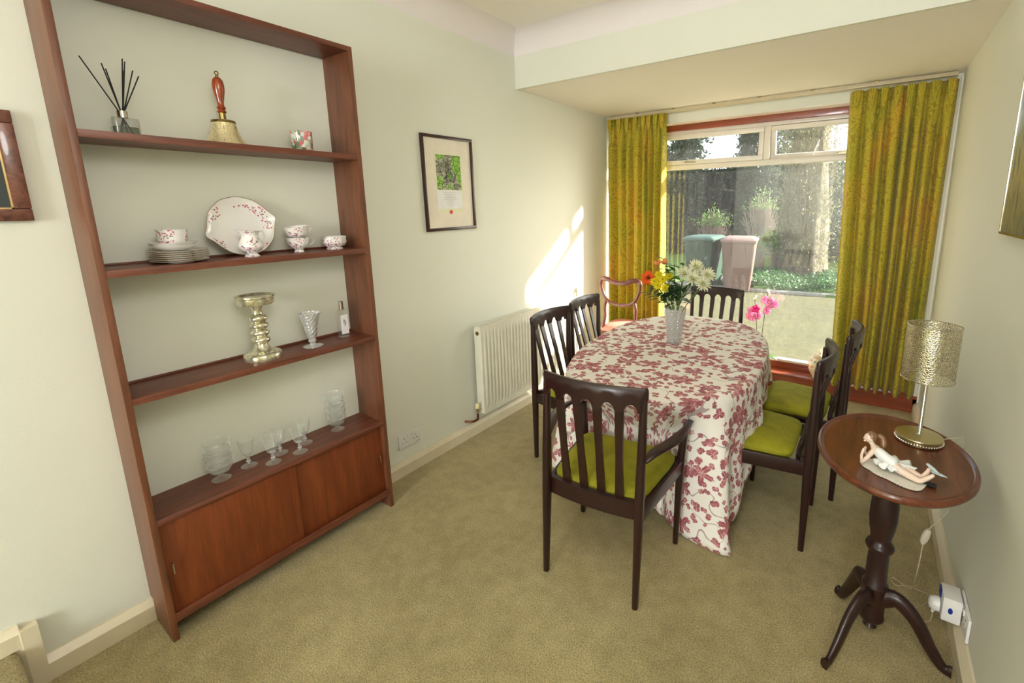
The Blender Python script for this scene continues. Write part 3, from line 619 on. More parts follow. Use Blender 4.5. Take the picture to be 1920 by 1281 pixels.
# ------------------------------------------------------------ dining chairs
def ell(cx, cy, z, hx, hy, n=12, p=3.):
    out = []
    for j in range(n):
        a = 2*PI*j/n; c, s_ = math.cos(a), math.sin(a)
        out.append((cx+hx*math.copysign(abs(c)**(2/p), c), cy+hy*math.copysign(abs(s_)**(2/p), s_), z))
    return out
def make_chair(name, label, arms, hr=.187, hf=.232, yr=-.19, yf=.19, zt=.885, loc=(0,0,0), rz=0, grp=None):
    t = thing(name, label, 'chair', loc, rz, grp); zs = .425; sb = .018 if arms else .052
    for s in (-1, 1):
        b = B(); b.loft([ell(s*hr*k, yr-o_, z, hx, hy) for z, hx, hy, k, o_ in ((0, .0115, .012, 1.01, .0), (.2, .014, .0155, 1.005, 0), (.40, .0165, .020, 1, 0), (.5, .0165, .020, 1, 0), (.68, .0145, .016, 1, .002), (zt-.045, .0125, .013, 1, .003))])
        b.build('rear_leg', MAHOG, t, smooth=50)
        b = B(); zt_ = .585 if arms else zs; b.loft([ell(s*(hf-.002), yf, z, hx, hx) for z, hx in ((0, .0115), (.2, .0145), (.38, .0175), (zs, .0175))]+([ell(s*(hf+.004), yf+.004, .52, .0155, .0165), ell(s*(hf+.012), yf+.008, zt_, .014, .016)] if arms else [])); b.build('front_leg', MAHOG, t, smooth=50)
    # crest rail: bowed back, arched openings between the slats
    bow = lambda x: yr-.003-.048*(1-(x/.205)**2)
    sx = [-.120, -.040, .040, .120]; ed = [-hr]+sx+[hr]; hw = .0150
    def zb_(x):
        for k in range(5):
            c = (ed[k]+ed[k+1])/2; h = (ed[k+1]-ed[k])/2-hw
            if abs(x-c) < h: return zt-.090+math.sqrt(max(0, 1-((x-c)/h)**2))*min(h, .026)*1.35
        return zt-.090
    NX = 90; rings = []
    for i in range(NX+1):
        x = -hr-.014+(2*hr+.028)*i/NX; y = bow(x); zb = zb_(x) if abs(x) < hr else zt-.045; e = .5 if i in (0, NX) else 1
        tp = zt+.004*(1-(x/hr)**2)-(.006 if i in (0, NX) else 0); th = .0125*e
        rings.append([(x, y-th*.8, zb), (x, y+th*.8, zb), (x, y+th, zb*.4+tp*.6), (x, y+th*.9, tp-.010), (x, y+th*.35, tp), (x, y-th*.45, tp), (x, y-th*1.1, tp-.012), (x, y-th, zb*.4+tp*.6)])
    B().loft(rings).build('crest_rail', MAHOG, t, smooth=50)
    for x in sx:
        yb = yr+sb; b = B(); rg = []
        for k in range(11):
            v = k/10; z = .438+(zt-.086-.438)*v; y0 = yb; y1 = bow(x); y = y0+(y1-y0)*(v**1.25)-.006*math.sin(PI*v)
            hx = .0165-.003*math.sin(PI*v)**2; xx = x*(.93+.07*v); rg.append([(xx-hx, y-.006, z), (xx, y-.0085, z), (xx+hx, y-.006, z), (xx+hx, y+.005, z), (xx-hx, y+.005, z)])
        b.loft(rg); b.build('slat', MAHOG, t, smooth=50)
    # seat frame
    b = B(); rg = []
    for k in range(13):
        x = -hr+2*hr*k/12; y = yr+.004+(sb-.018)*(1-(x/hr)**8)-.018*(1-(x/hr)**2)+.018; rg.append([(x, y-.011, .370), (x, y+.011, .370), (x, y+.011, .440), (x, y-.011, .440)])
    b.loft(rg); b.build('rear_rail', MAHOG, t, smooth=50)
    for s in (-1, 1):
        b = B(); b.loft([[(s*(h_-.010), y, .362), (s*(h_+.010), y, .362), (s*(h_+.010), y, zs), (s*(h_-.010), y, zs)] for h_, y in ((hr, yr+.01), (hf, yf-.01))]); b.build('side_rail', MAHOG, t, .002)
    box('front_rail', MAHOG, -hf+.01, hf-.01, yf-.012, yf+.010, .362, zs, t, .003)
    # upholstered pad
    b = B(); rg = []
    for z, k in ((.415, .97), (.430, 1.0), (.440, 1.0), (.450, .97), (.458, .90), (.464, .75), (.467, .5), (.468, .2)):
        r = []
        for j in range(48):
            a = 2*PI*j/48; c, s_ = math.cos(a), math.sin(a); p = 7.
            px = math.copysign(abs(c)**(2/p), c); py = math.copysign(abs(s_)**(2/p), s_)
            ys = yr+sb+.010; yy = (ys+yf+.004)/2+py*(yf+.004-ys)/2*k; wdt = hr-.008+(hf-.008-hr+.008)*((yy-yr)/(yf-yr)); r.append((px*wdt*k, yy, z))
        rg.append(r)
    b.loft(rg); b.build('seat', VELVET, t, smooth=60)
    if arms:
        for s in (-1, 1):
            p = bezier([(s*(hr+.008), yr+.012, .612), (s*(hr+.026), yr+.06, .628), (s*(hf+.022), -.03, .628), (s*(hf+.034), .09, .620), (s*(hf+.022), yf+.02, .598)], 7)
            n = len(p); b = B(); b.tube(p, [.012+.012*math.sin(PI*min(1, k/(n-1)*1.15))**.8+(.004 if k > n*.8 else 0) for k in range(n)], 12, flat=.52, up=(0, 0, 1)); b.build('arm', MAHOG, t, smooth=60)
    return t
GC = 'dark slat-back dining chairs around the table'
cv = make_chair('armchair', 'dark mahogany slat-back carver armchair with green seat at the near end of the table', True, .1965, .238, -.208, .208, .898, (1.302, 1.374, 0), math.radians(4.5), GC)
for c_ in cv.children:                                             # the old frame is racked a little to one side
    for v_ in c_.data.vertices: v_.co.x += .026*v_.co.z+.004
ch = make_chair('dining_chair', 'dark slat-back dining chair, nearer of the two on the radiator side', False, loc=(.735, 2.035, 0), rz=-PI/2, grp=GC)
dup(ch, (.700, 2.500, 0), -PI/2+.02, 'dark slat-back dining chair, farther of the two on the radiator side', GC)
dup(ch, (1.818, 2.045, 0), PI/2, 'dark dining chair with green seat, nearer of the two by the right-hand side table', GC)
dup(ch, (1.905, 2.525, 0), PI/2-.02, 'dark dining chair with green seat, right side, just before the right curtain', GC)
dup(ch, (1.19, 3.135, 0), PI+.02, 'dark slat-back dining chair at the window end, its back against the glass view', GC)
# balloon-back chair by the left curtain, facing the window
t = thing('balloon_back_chair', 'antique balloon-back chair with pink seat standing by the left curtain', 'chair', (.37, 3.46, 0), 0)
HB = .90
loop = bezier([(0, -.168, .862), (-.06, -.168, .868), (-.13, -.167, .892), (-.178, -.165, .885), (-.190, -.162, .84), (-.172, -.160, .77), (-.128, -.158, .70), (-.060, -.157, .672), (0, -.157, .668), (.060, -.157, .672), (.128, -.158, .70), (.172, -.160, .77), (.190, -.162, .84), (.178, -.165, .885), (.13, -.167, .892), (.06, -.168, .868), (0, -.168, .862)], 5)
b = B(); n = len(loop); b.tube(loop, [.0165+.006*(p.z > .85)*(1 if abs(p.x) < .16 else .5) for p in loop], 10, up=(0, 1, 0), flat=.75, cap=False); b.build('back_loop', MAHOGL, t, smooth=60)
for s in (-1, 1):
    b = B(); b.tube(bezier([(s*.135, -.157, .70), (s*.150, -.158, .64), (s*.148, -.158, .55), (s*.165, -.160, .45), (s*.168, -.165, .30), (s*.172, -.20, .0)], 6), .015, 10); b.build('rear_leg', MAHOGL, t, smooth=60)
    b = B(); b.lathe([(.010, 0), (.014, .03), (.012, .05), (.018, .2), (.020, .33), (.014, .36), (.022, .38), (.022, .42)], 16, (s*.185, .165, 0)); b.build('front_leg', MAHOGL, t, smooth=60)
b = B(); b.loft([rbox(.205*k, .185*k, .06*k, z, 8) for z, k in ((.37, .97), (.42, 1), (.424, .98))]); b.build('seat_frame', MAHOGL, t, smooth=40)
b = B(); b.loft([rbox(.203*k, .183*k, .06*k, z, 8) for z, k in ((.424, 1.), (.442, 1.), (.458, .93), (.470, .75), (.476, .4))]); b.build('seat', PINK, t, smooth=60)

# ------------------------------------------------------------ dining table and cloth
TC = Vector((1.264, 2.222)); TA, TB, TN, TYAW, TZ = .474, .792, 2.45, math.radians(5.), .722
tb = thing('dining_table', 'oval dining table hidden under the leaf-print cloth', 'table', (TC.x, TC.y, 0), TYAW)
def sup(a, A=TA, Bq=TB, p=TN):
    c, s_ = math.cos(a), math.sin(a); return Vector((A*math.copysign(abs(c)**(2/p), c), Bq*math.copysign(abs(s_)**(2/p), s_)))
b = B(); b.loft([[(*(sup(2*PI*j/64)*k), z) for j in range(64)] for z, k in ((TZ-.030, .90), (TZ-.02, .915), (TZ-.006, .915), (TZ-.004, .90))]); b.build('tabletop', MAHOG, tb)
for sx_ in (-1, 1):
    for sy_2 in (-1, 1):
        b = B(); x, y = sx_*.24, sy_2*.36; b.lathe([(.016, 0), (.022, .3), (.026, TZ-.03)], 14, (x, y, 0)); b.build('leg', MAHOG, tb)
box('apron', MAHOG, -.27, .27, -.40, .40, TZ-.10, TZ-.03, tb, .003)
ND, NR, NS = 176, 12, 16
HX, HY = .480+.235, .800+.60                                             # half size of the rectangular cloth
b = B(); uv = []; vs = []
def drop(a, loc2, nrm):
    # how far the cloth hangs: distance along the outward normal to the cloth's rectangular edge
    wx = HX+.40*min(1, max(0, (-loc2.y-.22)/.30))
    tx = (wx-abs(loc2.x))/max(abs(nrm.x), 1e-4); ty = (HY-abs(loc2.y))/max(abs(nrm.y), 1e-4); return min(tx, ty)
angs = [2*PI*j/ND for j in range(ND)]; cols = []
# even spacing along the oval
fine = [sup(2*PI*k/2000) for k in range(2001)]; acc = [0]
for k in range(2000): acc.append(acc[-1]+(fine[k+1]-fine[k]).length)
def at_len(s_):
    s_ = s_ % acc[-1]; k = int(np.searchsorted(acc, s_))-1; k = max(0, min(1999, k)); t_ = (s_-acc[k])/max(1e-9, acc[k+1]-acc[k])
    p = fine[k].lerp(fine[k+1], t_); d = (fine[min(k+3, 2000)]-fine[max(k-3, 0)]); return p, Vector((d.y, -d.x)).normalized()
cy5, sy5 = math.cos(TYAW), math.sin(TYAW)
def Wd(p): return Vector((TC.x+p.x*cy5-p.y*sy5, TC.y+p.x*sy5+p.y*cy5))
rows = []
for j in range(ND):
    p, nm = at_len(acc[-1]*j/ND); col = []
    for k in range(NR+1):
        q = p*(k/NR); col.append((Vector((q.x, q.y, TZ+.001)), (q.x, q.y)))
    Ld = drop(0, p, nm); Ld = max(.10, Ld)
    if p.y < 0: Ld = min(Ld, (.60 if p.x < 0 else .60+.06*min(1, p.x/.2)) if p.x < .22 else .66+.10*min(1, (p.x-.22)/.10))
    near = p.y < 0
    corner = max(0, 1-abs(abs(math.atan2(abs(p.y)/TB, abs(p.x)/TA))-PI/4)/(PI/4))   # 1 at the rounded corners
    m0 = min(1, max(0, (.40-abs(p.x+.01))/.12)); midend = m0*m0*(3-2*m0) if near else 0
    for k in range(1, NS+1):
        v = k/NS; s_ = Ld*v
        ph = j/ND*2*PI
        fold = (.5*math.sin(ph*13+1.0)+.35*math.sin(ph*21+2.2)+.25*math.sin(ph*34))
        amp = .030*(v**1.1)*(.5+corner*1.6)
        out = .012*math.sin(min(1, s_/.05)*PI/2)+amp*fold+(.05*v*corner if (near and p.x < 0) else 0)+corner*.025*v*(1 if near else .5)
        z = TZ+.001-max(0, s_-.010*(1-math.exp(-s_/.01)))*(.985)
        if near and midend > .02: out -= midend*(.19+.03*(1-(p.x/.4)**2))*min(1, max(0, (s_-.012)/.23))
        tuck = 0
        if z < .004:                                                      # surplus rests on the carpet
            over = .004-z; z = .004+.0015*math.sin(ph*40)+.001; out += over*.55
        q = p+nm*out
        col.append((Vector((q.x, q.y, z)), (p.x+nm.x*s_, p.y+nm.y*s_)))
    rows.append(col)
vs = [(0, 0, TZ+.001)]; uv = [(0, 0)]; fs = []; M_ = NR+NS
for col in rows:
    for k in range(1, len(col)):
        P3, U = col[k]; vs.append(tuple(P3)); uv.append(U)
for j in range(ND):
    j2 = (j+1) % ND; fs.append((0, 1+j*M_, 1+j2*M_))
    for k in range(M_-1): a = 1+j*M_+k; c = 1+j2*M_+k; fs.append((a, a+1, c+1, c))
b = B(); b.add(vs, fs); cl = b.build('tablecloth', CLOTH, None, uv=uv, solid=.002, smooth=80)
cl.location = (TC.x, TC.y, 0); cl.rotation_euler = (0, 0, TYAW)
tag(cl, 'cream linen tablecloth printed with crimson leaves, draped over the oval table', 'tablecloth')

# ------------------------------------------------------------ vase and flowers
VX, VY = 1.236, 2.290
t = thing('flower_vase', 'cut crystal vase holding the bouquet on the dining table', 'vase', (VX, VY, TZ+.002))
n = 40; prof = [(.040, 0), (.043, .004), (.041, .012), (.043, .05), (.050, .11), (.058, .17), (.064, .212), (.0605, .212), (.054, .17), (.046, .11), (.038, .05), (.034, .022), (.001, .020)]
b = B(); b.loft([[(r*(1+.02*math.cos(20*2*PI*j/n))*math.cos(2*PI*j/n), r*(1+.02*math.cos(20*2*PI*j/n))*math.sin(2*PI*j/n), z+(.004*math.cos(10*2*PI*j/n) if z > .2 else 0)) for j in range(n)] for r, z in prof]); b.build('crystal_body', CRYSTAL, t, smooth=40)
B().lathe([(.033, .022), (.037, .05), (.043, .10), (.0435, .105)], 24).build('water', glass('vase_water', (.9, .94, .9), 1.), t)
def petal(name, c, tr=.45):
    s = N(name); v = s.noise(s.coord(), 60, 2).outputs[0]; col = s.mix(v, L(c), L(tuple(min(255, int(q*1.08+8)) for q in c)))
    d = s.n('BsdfPrincipled', {'Base Color': col, 'Roughness': .6}); tl = s.n('BsdfTranslucent', {'Color': col}); x = s.n('MixShader', {0: tr, 1: d, 2: tl}); s.t.links.new(x.outputs[0], s.out.inputs[0]); return s.m
YEL = petal('yellow_petal', (246, 222, 30)); WHP = petal('cream_petal', (250, 248, 214)); ORP = petal('orange_petal', (246, 104, 36)); PEA = petal('peach_petal', (246, 174, 120))
DRK = plain('dark_flower_centre', (70, 18, 14), .7); LEAFM = plain('dark_green_leaf', (44, 78, 30), .45); LEAF2 = plain('mid_green_leaf', (70, 112, 40), .45)
PINKP = petal('orchid_pink', (248, 166, 204)); MAGP = petal('orchid_magenta', (226, 60, 150))
def frame(d):
    d = Vector(d).normalized(); a = Vector((0, 0, 1)) if abs(d.z) < .9 else Vector((1, 0, 0)); x = a.cross(d).normalized(); return x, d.cross(x), d
def petals(b, c, d, n, r0, r1, wd, lift, rr, curl=.3, jit=.15):
    x, y, z = frame(d); c = Vector(c)
    for k in range(n):
        a = 2*PI*k/n+rr.uniform(-jit, jit); e = x*math.cos(a)+y*math.sin(a); s_ = z.cross(e); L_ = r1*rr.uniform(.85, 1.1); l = lift*rr.uniform(.7, 1.3)
        p0 = c+e*r0; p1 = c+e*(r0+(L_-r0)*.55)+z*(l*.55); p2 = c+e*L_+z*(l-curl*L_*.3)
        b.add([p0-s_*wd*.35, p0+s_*wd*.35, p1+s_*wd, p1-s_*wd, p2+s_*wd*.35, p2-s_*wd*.35], [(0, 1, 2, 3), (3, 2, 4, 5)])
def leafb(b, p, d, L_, w_, up=(0, 0, 1), bend=.25):
    p = Vector(p); d = Vector(d).normalized(); s_ = d.cross(Vector(up)).normalized(); u = s_.cross(d)
    pts = []
    for k, ww in ((0, .05), (.25, .75), (.5, 1), (.75, .7), (1, .03)):
        q = p+d*(L_*k)-u*(bend*L_*k*k); pts.append((q-s_*w_*ww/2+u*w_*.10*ww, q, q+s_*w_*ww/2+u*w_*.10*ww))
    vs = [v for r in pts for v in r]; fs = []
    for i in range(4):
        for j in (0, 1): a = i*3+j; fs.append((a, a+1, a+4, a+3))
    b.add(vs, fs)
def vaseflower(name, label, head, kind, group, seed, face=None):
    rr = random.Random(seed); hx, hy, hz = head; base = Vector((VX+rr.uniform(-.015, .015), VY+rr.uniform(-.015, .015), TZ+.03))
    t = thing(name, label, 'flower', tuple(base), 0, group); h = Vector(head)-base; d = face or Vector((h.x*1.2, h.y-.18, .16))
    rim = Vector(((hx-VX)*.33+rr.uniform(-.008, .008), (hy-VY)*.33, .19))
    b = B(); b.tube(bezier([(-(hx-VX)*.15, 0, 0), rim, h-Vector(d).normalized()*.012], 6), .0022, 6); b.build('stem', STEM, t)
    b = B()
    if kind == 'gerbera':
        petals(b, h, d, 26, .010, .044, .0052, .006, rr); petals(b, h+Vector(d).normalized()*.003, d, 20, .008, .033, .0046, .010, rr); b.build('petals', ORP, t, solid=.0006)
        q = B(); q.sph(h+Vector(d).normalized()*.006, .010, 12, 8, (1, 1, .7)); q.build('flower_centre', DRK, t)
    elif kind == 'yellow':
        petals(b, h, d, 18, .004, .026, .0044, .003, rr); petals(b, h+Vector(d).normalized()*.004, d, 16, .003, .021, .004, .006, rr); petals(b, h+Vector(d).normalized()*.006, d, 12, .002, .014, .0036, .009, rr); b.build('petals', YEL, t, solid=.0006)
        q = B(); q.sph(h+Vector(d).normalized()*.006, .0055, 10, 6); q.build('flower_centre', plain('flower_centre_green', (150, 150, 30), .7), t)
    elif kind == 'white':
        for q_, (n_, r_1, li, of) in enumerate(((20, .047, .004, 0), (18, .042, .016, .003), (16, .034, .024, .006), (12, .024, .028, .009))): petals(b, h+Vector(d).normalized()*of, d, n_, .003, r_1, .0036, li, rr, curl=-.1)
        b.build('petals', WHP, t, solid=.0006); q = B(); q.sph(h+Vector(d).normalized()*.008, .006, 10, 6); q.build('flower_centre', plain('flower_centre_lime', (190, 196, 70), .7), t)
    else:
        petals(b, h, d, 6, .003, .026, .009, .022, rr, curl=-.5); petals(b, h, d, 4, .002, .02, .008, .026, rr, curl=-.6); b.build('petals', PEA, t, solid=.0006)
    return t
vaseflower('gerbera', 'orange gerbera with a dark centre at the left of the bouquet', (1.085, 2.25, 1.104), 'gerbera', None, 1, Vector((.15, -1, .25)))
for k, (q, lb) in enumerate((((1.150, 2.24, 1.125), 'yellow chrysanthemum bloom, top left of the yellow cluster'), ((1.185, 2.22, 1.105), 'yellow chrysanthemum bloom in the middle of the yellow cluster'), ((1.165, 2.20, 1.072), 'yellow chrysanthemum bloom facing forward, lowest of the cluster'), ((1.215, 2.24, 1.120), 'yellow chrysanthemum bloom at the right of the yellow cluster'), ((1.135, 2.22, 1.090), 'yellow chrysanthemum bloom next to the orange gerbera'), ((1.205, 2.21, 1.058), 'small yellow chrysanthemum low on the right of the cluster'))):
    vaseflower('chrysanthemum', lb, q, 'yellow', 'yellow chrysanthemums', 20+k, Vector((.25, -1, .5)))
for k, (q, lb) in enumerate((((1.300, 2.25, 1.140), 'cream spiky chrysanthemum at the left of the pale cluster'), ((1.352, 2.23, 1.118), 'cream spiky chrysanthemum in the centre of the pale cluster'), ((1.425, 2.25, 1.140), 'cream spiky chrysanthemum at the far right of the bouquet'), ((1.348, 2.29, 1.175), 'topmost cream spiky chrysanthemum of the pale cluster'), ((1.412, 2.22, 1.095), 'lowest cream spiky chrysanthemum, right side of the bouquet'))):
    vaseflower('spider_chrysanthemum', lb, q, 'white', 'cream chrysanthemums', 40+k, Vector((.45, -.8, .75)))
vaseflower('alstroemeria', 'peach alstroemeria bloom at the top left of the bouquet', (1.135, 2.27, 1.178), 'peach', 'peach alstroemerias', 60, Vector((-.1, -.4, 1)))
vaseflower('alstroemeria', 'peach alstroemeria bloom above the yellow chrysanthemums', (1.178, 2.26, 1.186), 'peach', 'peach alstroemerias', 61, Vector((.1, -.5, 1)))
def foliage(label, path, leaves, mat, seed):
    leaves = int(leaves*1.35)
    rr = random.Random(seed); t = thing('foliage_stem', label, 'foliage', path[0], 0, 'green foliage stems in the vase'); o = Vector(path[0])
    P_ = [Vector(p)-o for p in path]; c = bezier(P_, 8); b = B(); b.tube(c, .0024, 6); b.build('stem', STEM, t)
    for k in range(leaves):
        i = int(len(c)*(.42+.58*k/leaves)); i = min(i, len(c)-1); d = Vector((rr.uniform(-1, 1), rr.uniform(-.9, .5), rr.uniform(-.1, .9)))
        q = B(); leafb(q, c[i], d, rr.uniform(.055, .085), rr.uniform(.022, .034), bend=rr.uniform(0, .4)); q.build('leaf', mat, t, smooth=60, solid=.0006)
foliage('leafy green stem rising in the middle right of the bouquet', [(VX-.02, VY, TZ+.03), (VX+.02, VY, .93), (1.285, 2.24, 1.06), (1.285, 2.26, 1.185)], 12, LEAFM, 5)
foliage('leafy green stem curving behind the yellow flowers', [(VX+.01, VY, TZ+.03), (VX-.01, VY+.01, .93), (1.20, 2.28, 1.08), (1.165, 2.30, 1.215)], 10, LEAF2, 6)
foliage('dark leafy stem spreading low to the left over the vase rim', [(VX+.02, VY, TZ+.03), (VX-.02, VY-.01, .93), (1.17, 2.22, 1.00), (1.11, 2.22, 1.015)], 12, LEAFM, 7)
foliage('dark leafy stem spreading low to the right under the cream flowers', [(VX-.02, VY, TZ+.03), (VX+.02, VY-.01, .93), (1.29, 2.21, 1.01), (1.34, 2.22, 1.075)], 13, LEAFM, 8)
foliage('short leafy stem packed in the centre of the bouquet', [(VX, VY, TZ+.03), (VX, VY-.015, .94), (1.225, 2.21, 1.00), (1.24, 2.20, 1.06)], 14, LEAFM, 9)
foliage('long leafy stem with broad leaves left of the cream flowers', [(VX, VY+.01, TZ+.03), (VX+.01, VY+.01, .94), (1.245, 2.25, 1.08), (1.235, 2.26, 1.19)], 11, LEAF2, 10)

# ------------------------------------------------------------ sill objects
t = thing('ginger_jar', 'small round cream ginger jar painted with green and orange on the sill', 'jar', (1.885, 3.865, .130))
def jarm():
    s = N('painted_jar'); v = s.coord(); a = s.noise(v, 26, 3, .6).outputs[0]
    return s.bsdf(s.ramp(a, [(.34, L((40, 120, 84))), (.42, L((226, 216, 186))), (.58, L((232, 222, 196))), (.62, L((224, 130, 70))), (.70, L((220, 96, 70)))]), .2, Coat_Weight=.5)
B().lathe([(.050, 0), (.052, .004), (.050, .01), (.068, .04), (.082, .075), (.084, .10), (.076, .13), (.055, .15), (.040, .158), (.038, .166)], 36).build('body', jarm(), t, smooth=60)
B().lathe([(.046, .162), (.050, .168), (.048, .178), (.035, .190), (.012, .196), (.012, .204), (.006, .210)], 32).build('lid', plain('jar_lid', (226, 204, 176), .25), t, smooth=60)
t = thing('potted_orchid', 'pink orchid with two flower spikes in a white pot on the sill', 'plant', (1.42, 3.865, .130))
B().lathe([(.040, 0), (.045, .004), (.055, .10), (.058, .102), (.053, .104), (.050, .09)], 28).build('pot', PVC, t)
for k, a in enumerate((.3, 1.5, 2.9, 4.4, 5.5)):
    q = B(); leafb(q, (0, 0, .09), (math.cos(a), math.sin(a)*.4-.1, .55), .17, .045, bend=.5); q.build('leaf', LEAF2, t, smooth=60, solid=.001)
for si, (top, fl) in enumerate((((-.055, -.02, .60), ((-.075, -.04, .50), (-.035, -.05, .52), (-.085, -.05, .455), (-.05, -.055, .445), (-.015, -.05, .465))), ((.045, -.02, .66), ((.03, -.05, .605), (.075, -.05, .60), (.105, -.05, .575), (.065, -.055, .555), (.05, -.055, .515))))):
    c = bezier([(0, 0, .09), (top[0]*.4, -.01, .3), (top[0]*.7, -.02, .48), top], 8); q = B(); q.tube(c, .0028, 6); q.build('flower_spike', plain('dark_spike', (70, 62, 50), .5), t)
    rr = random.Random(si)
    for k, p in enumerate(fl):
        q = B(); petals(q, p, (rr.uniform(-.3, .3), -1, rr.uniform(-.1, .3)), 5, .001, .036, .017, .004, rr, curl=.2); q.build('bloom', MAGP if (si == 0 and k == 1) else PINKP, t, solid=.0008)
    q = B(); [q.sph((top[0]+rr.uniform(-.01, .01), -.02, top[2]+.012*m_), .007, 8, 6, (1, 1, 1.4)) for m_ in range(3)]; q.build('buds', WHP, t)

# ------------------------------------------------------------ tripod side table
TT = (2.265, 1.535); ZTT = .700
t = thing('tripod_table', 'oval-topped mahogany tripod side table in the near right corner', 'table', (TT[0], TT[1], 0))
A_, B_ = .218, .298; cx_, cy2 = .002, .022
rg = []
for k, z in ((.90, -.026), (.975, -.024), (1., -.016), (1., -.008), (.985, .0), (.965, .001), (.955, -.001), (.94, -.006), (.90, -.008), (.02, -.008)):
    rg.append([(cx_+A_*k*math.cos(2*PI*j/72), cy2+B_*k*math.sin(2*PI*j/72), ZTT+z+.008) for j in range(72)])
b = B(); b.loft(rg); b.build('table_top', MAHOGT, t, smooth=50)
box('top_block', MAHOG, -.07, .07, -.08, .08, ZTT-.040, ZTT-.018, t, .004)
B().lathe([(.012, .035), (.022, .045), (.012, .060), (.036, .075), (.040, .085), (.037, .095), (.036, .20), (.039, .205), (.039, .215), (.033, .225), (.032, .30), (.030, .345), (.040, .352), (.043, .362), (.039, .372), (.032, .380), (.030, .395), (.037, .43), (.041, .47), (.040, .52), (.034, .58), (.030, .62), (.036, .65), (.042, .664)], 32).build('column', MAHOG, t, smooth=50)
for fx, fy in ((2.150, 1.318), (2.478, 1.500), (2.168, 1.665)):
    d = Vector((fx-TT[0], fy-TT[1], 0)); L_ = d.length; e = d/L_
    pth = bezier([e*.020+Vector((0, 0, .165)), e*.065+Vector((0, 0, .185)), e*(L_*.55)+Vector((0, 0, .145)), e*(L_*.78)+Vector((0, 0, .065)), e*(L_*.94)+Vector((0, 0, .022)), e*(L_+.012)+Vector((0, 0, .019))], 6)
    n = len(pth); b = B(); b.tube(pth, [.034-.017*min(1, k/(n*.75))+(.006*max(0, (k/n-.86)/.14) if k/n > .86 else 0) for k in range(n)], 12, up=(-e.y, e.x, 0), flat=.62); b.build('leg', MAHOG, t, smooth=60)
# lamp
LX, LY, LZ = 2.343, 1.688, ZTT+.001
t = thing('table_lamp', 'small lamp with a pierced silver metal shade on the tripod table', 'lamp', (LX, LY, LZ))
B().lathe([(.062, 0), (.066, .003), (.066, .019), (.068, .022), (.067, .025), (.060, .0265), (.008, .028)], 48).build('base', plain('champagne_metal', (196, 186, 146), .28, 1.), t, smooth=50)
b = B()
for k in range(52):
    a = 2*PI*k/52; b.sph((.0672*math.cos(a), .0672*math.sin(a), .010), .0036, 6, 4)
b.build('beaded_band', CHROME, t)['kind'] = 'stuff'
B().lathe([(.012, .027), (.009, .030), (.0062, .034), (.0062, .27), (.010, .272), (.010, .30)], 20).build('stem', CHROME, t, smooth=50)
def pierced():
    s = N('pierced_metal'); v = s.n('TexCoord').outputs['UV']
    vo = s.n('TexVoronoi', {'Vector': v, 'Scale': 140.}, voronoi_dimensions='2D', feature='DISTANCE_TO_EDGE').outputs[0]
    nz = s.noise(v, 230, 2).outputs[0]; hole = s.math('GREATER_THAN', s.math('ADD', vo, s.math('MULTIPLY', nz, .12)), .25)
    mt = s.n('BsdfPrincipled', {'Base Color': L((206, 198, 170)), 'Metallic': 1., 'Roughness': .25, 'Normal': s.n('Bump', {'Height': vo, 'Strength': .6, 'Distance': .002}).outputs[0]})
    x = s.n('MixShader', {0: hole, 1: mt, 2: s.n('BsdfTransparent')}); s.t.links.new(x.outputs[0], s.out.inputs[0]); return s.m
rs = .073; n = 64; b = B(); uv = []
def sh(u, v): uv.append((u*2*PI*rs, v*.19)); return (rs*math.cos(2*PI*u), rs*math.sin(2*PI*u), .228+v*.185)
b.grid(n, 8, sh); b.build('lamp_shade', pierced(), t, uv=uv, smooth=60)
b = B()
for z in (.228, .413): q = B(); q.tube([(rs*math.cos(2*PI*k/48), rs*math.sin(2*PI*k/48), z) for k in range(49)], .0016, 6, cap=False); q.build('shade_ring', CHROME, t)
for k in range(3): a = 2*PI*k/3+.4; b.tube([(0, 0, .30), (rs*math.cos(a), rs*math.sin(a), .302)], .0012, 5)
b.build('shade_spider', CHROME, t)
b = B(); b.lathe([(.010, .30), (.014, .305), (.024, .335), (.026, .352), (.018, .375), (.004, .384)], 20); b.build('bulb', plain('bulb_white', (236, 232, 220), .3), t, smooth=60)
# lamp flex with in-line switch
t = thing('lamp_flex', 'thin clear lamp cord with an in-line switch hanging behind the tripod table', 'cord', (2.40, 1.75, 0))
o = Vector((2.40, 1.75, 0))
pts = [(2.407, 1.715, .712), (2.455, 1.765, .709), (2.482, 1.80, .69), (2.478, 1.80, .55), (2.470, 1.79, .46), (2.462, 1.785, .41), (2.440, 1.78, .37), (2.418, 1.775, .33)]
b = B(); b.tube([Vector(p)-o for p in bezier(pts, 6)], .0018, 6)
pts = [(2.408, 1.772, .27), (2.405, 1.78, .15), (2.40, 1.82, .03), (2.37, 1.87, .004), (2.345, 1.885, .004), (2.342, 1.86, .004), (2.36, 1.845, .004), (2.39, 1.865, .004), (2.435, 1.862, .004), (2.468, 1.850, .004), (2.44, 1.79, .004), (2.41, 1.745, .004), (2.42, 1.70, .004), (2.446, 1.676, .035), (2.449, 1.675, .077)]
b.tube([Vector(p)-o for p in bezier(pts, 6)], .0018, 6); b.build('cord', plain('clear_flex', (206, 190, 160), .4), t, smooth=60)
b = B(); b.loft([[Vector((2.418, 1.775, .33)).lerp(Vector((2.406, 1.771, .268)), k)-o+Vector((math.cos(a)*w_, math.sin(a)*.008, 0)) for a in [2*PI*j/14 for j in range(14)]] for k, w_ in ((0, .005), (.15, .011), (.5, .013), (.85, .011), (1, .005))]); b.build('inline_switch', plain('clear_switch', (220, 208, 190), .3), t, smooth=50)

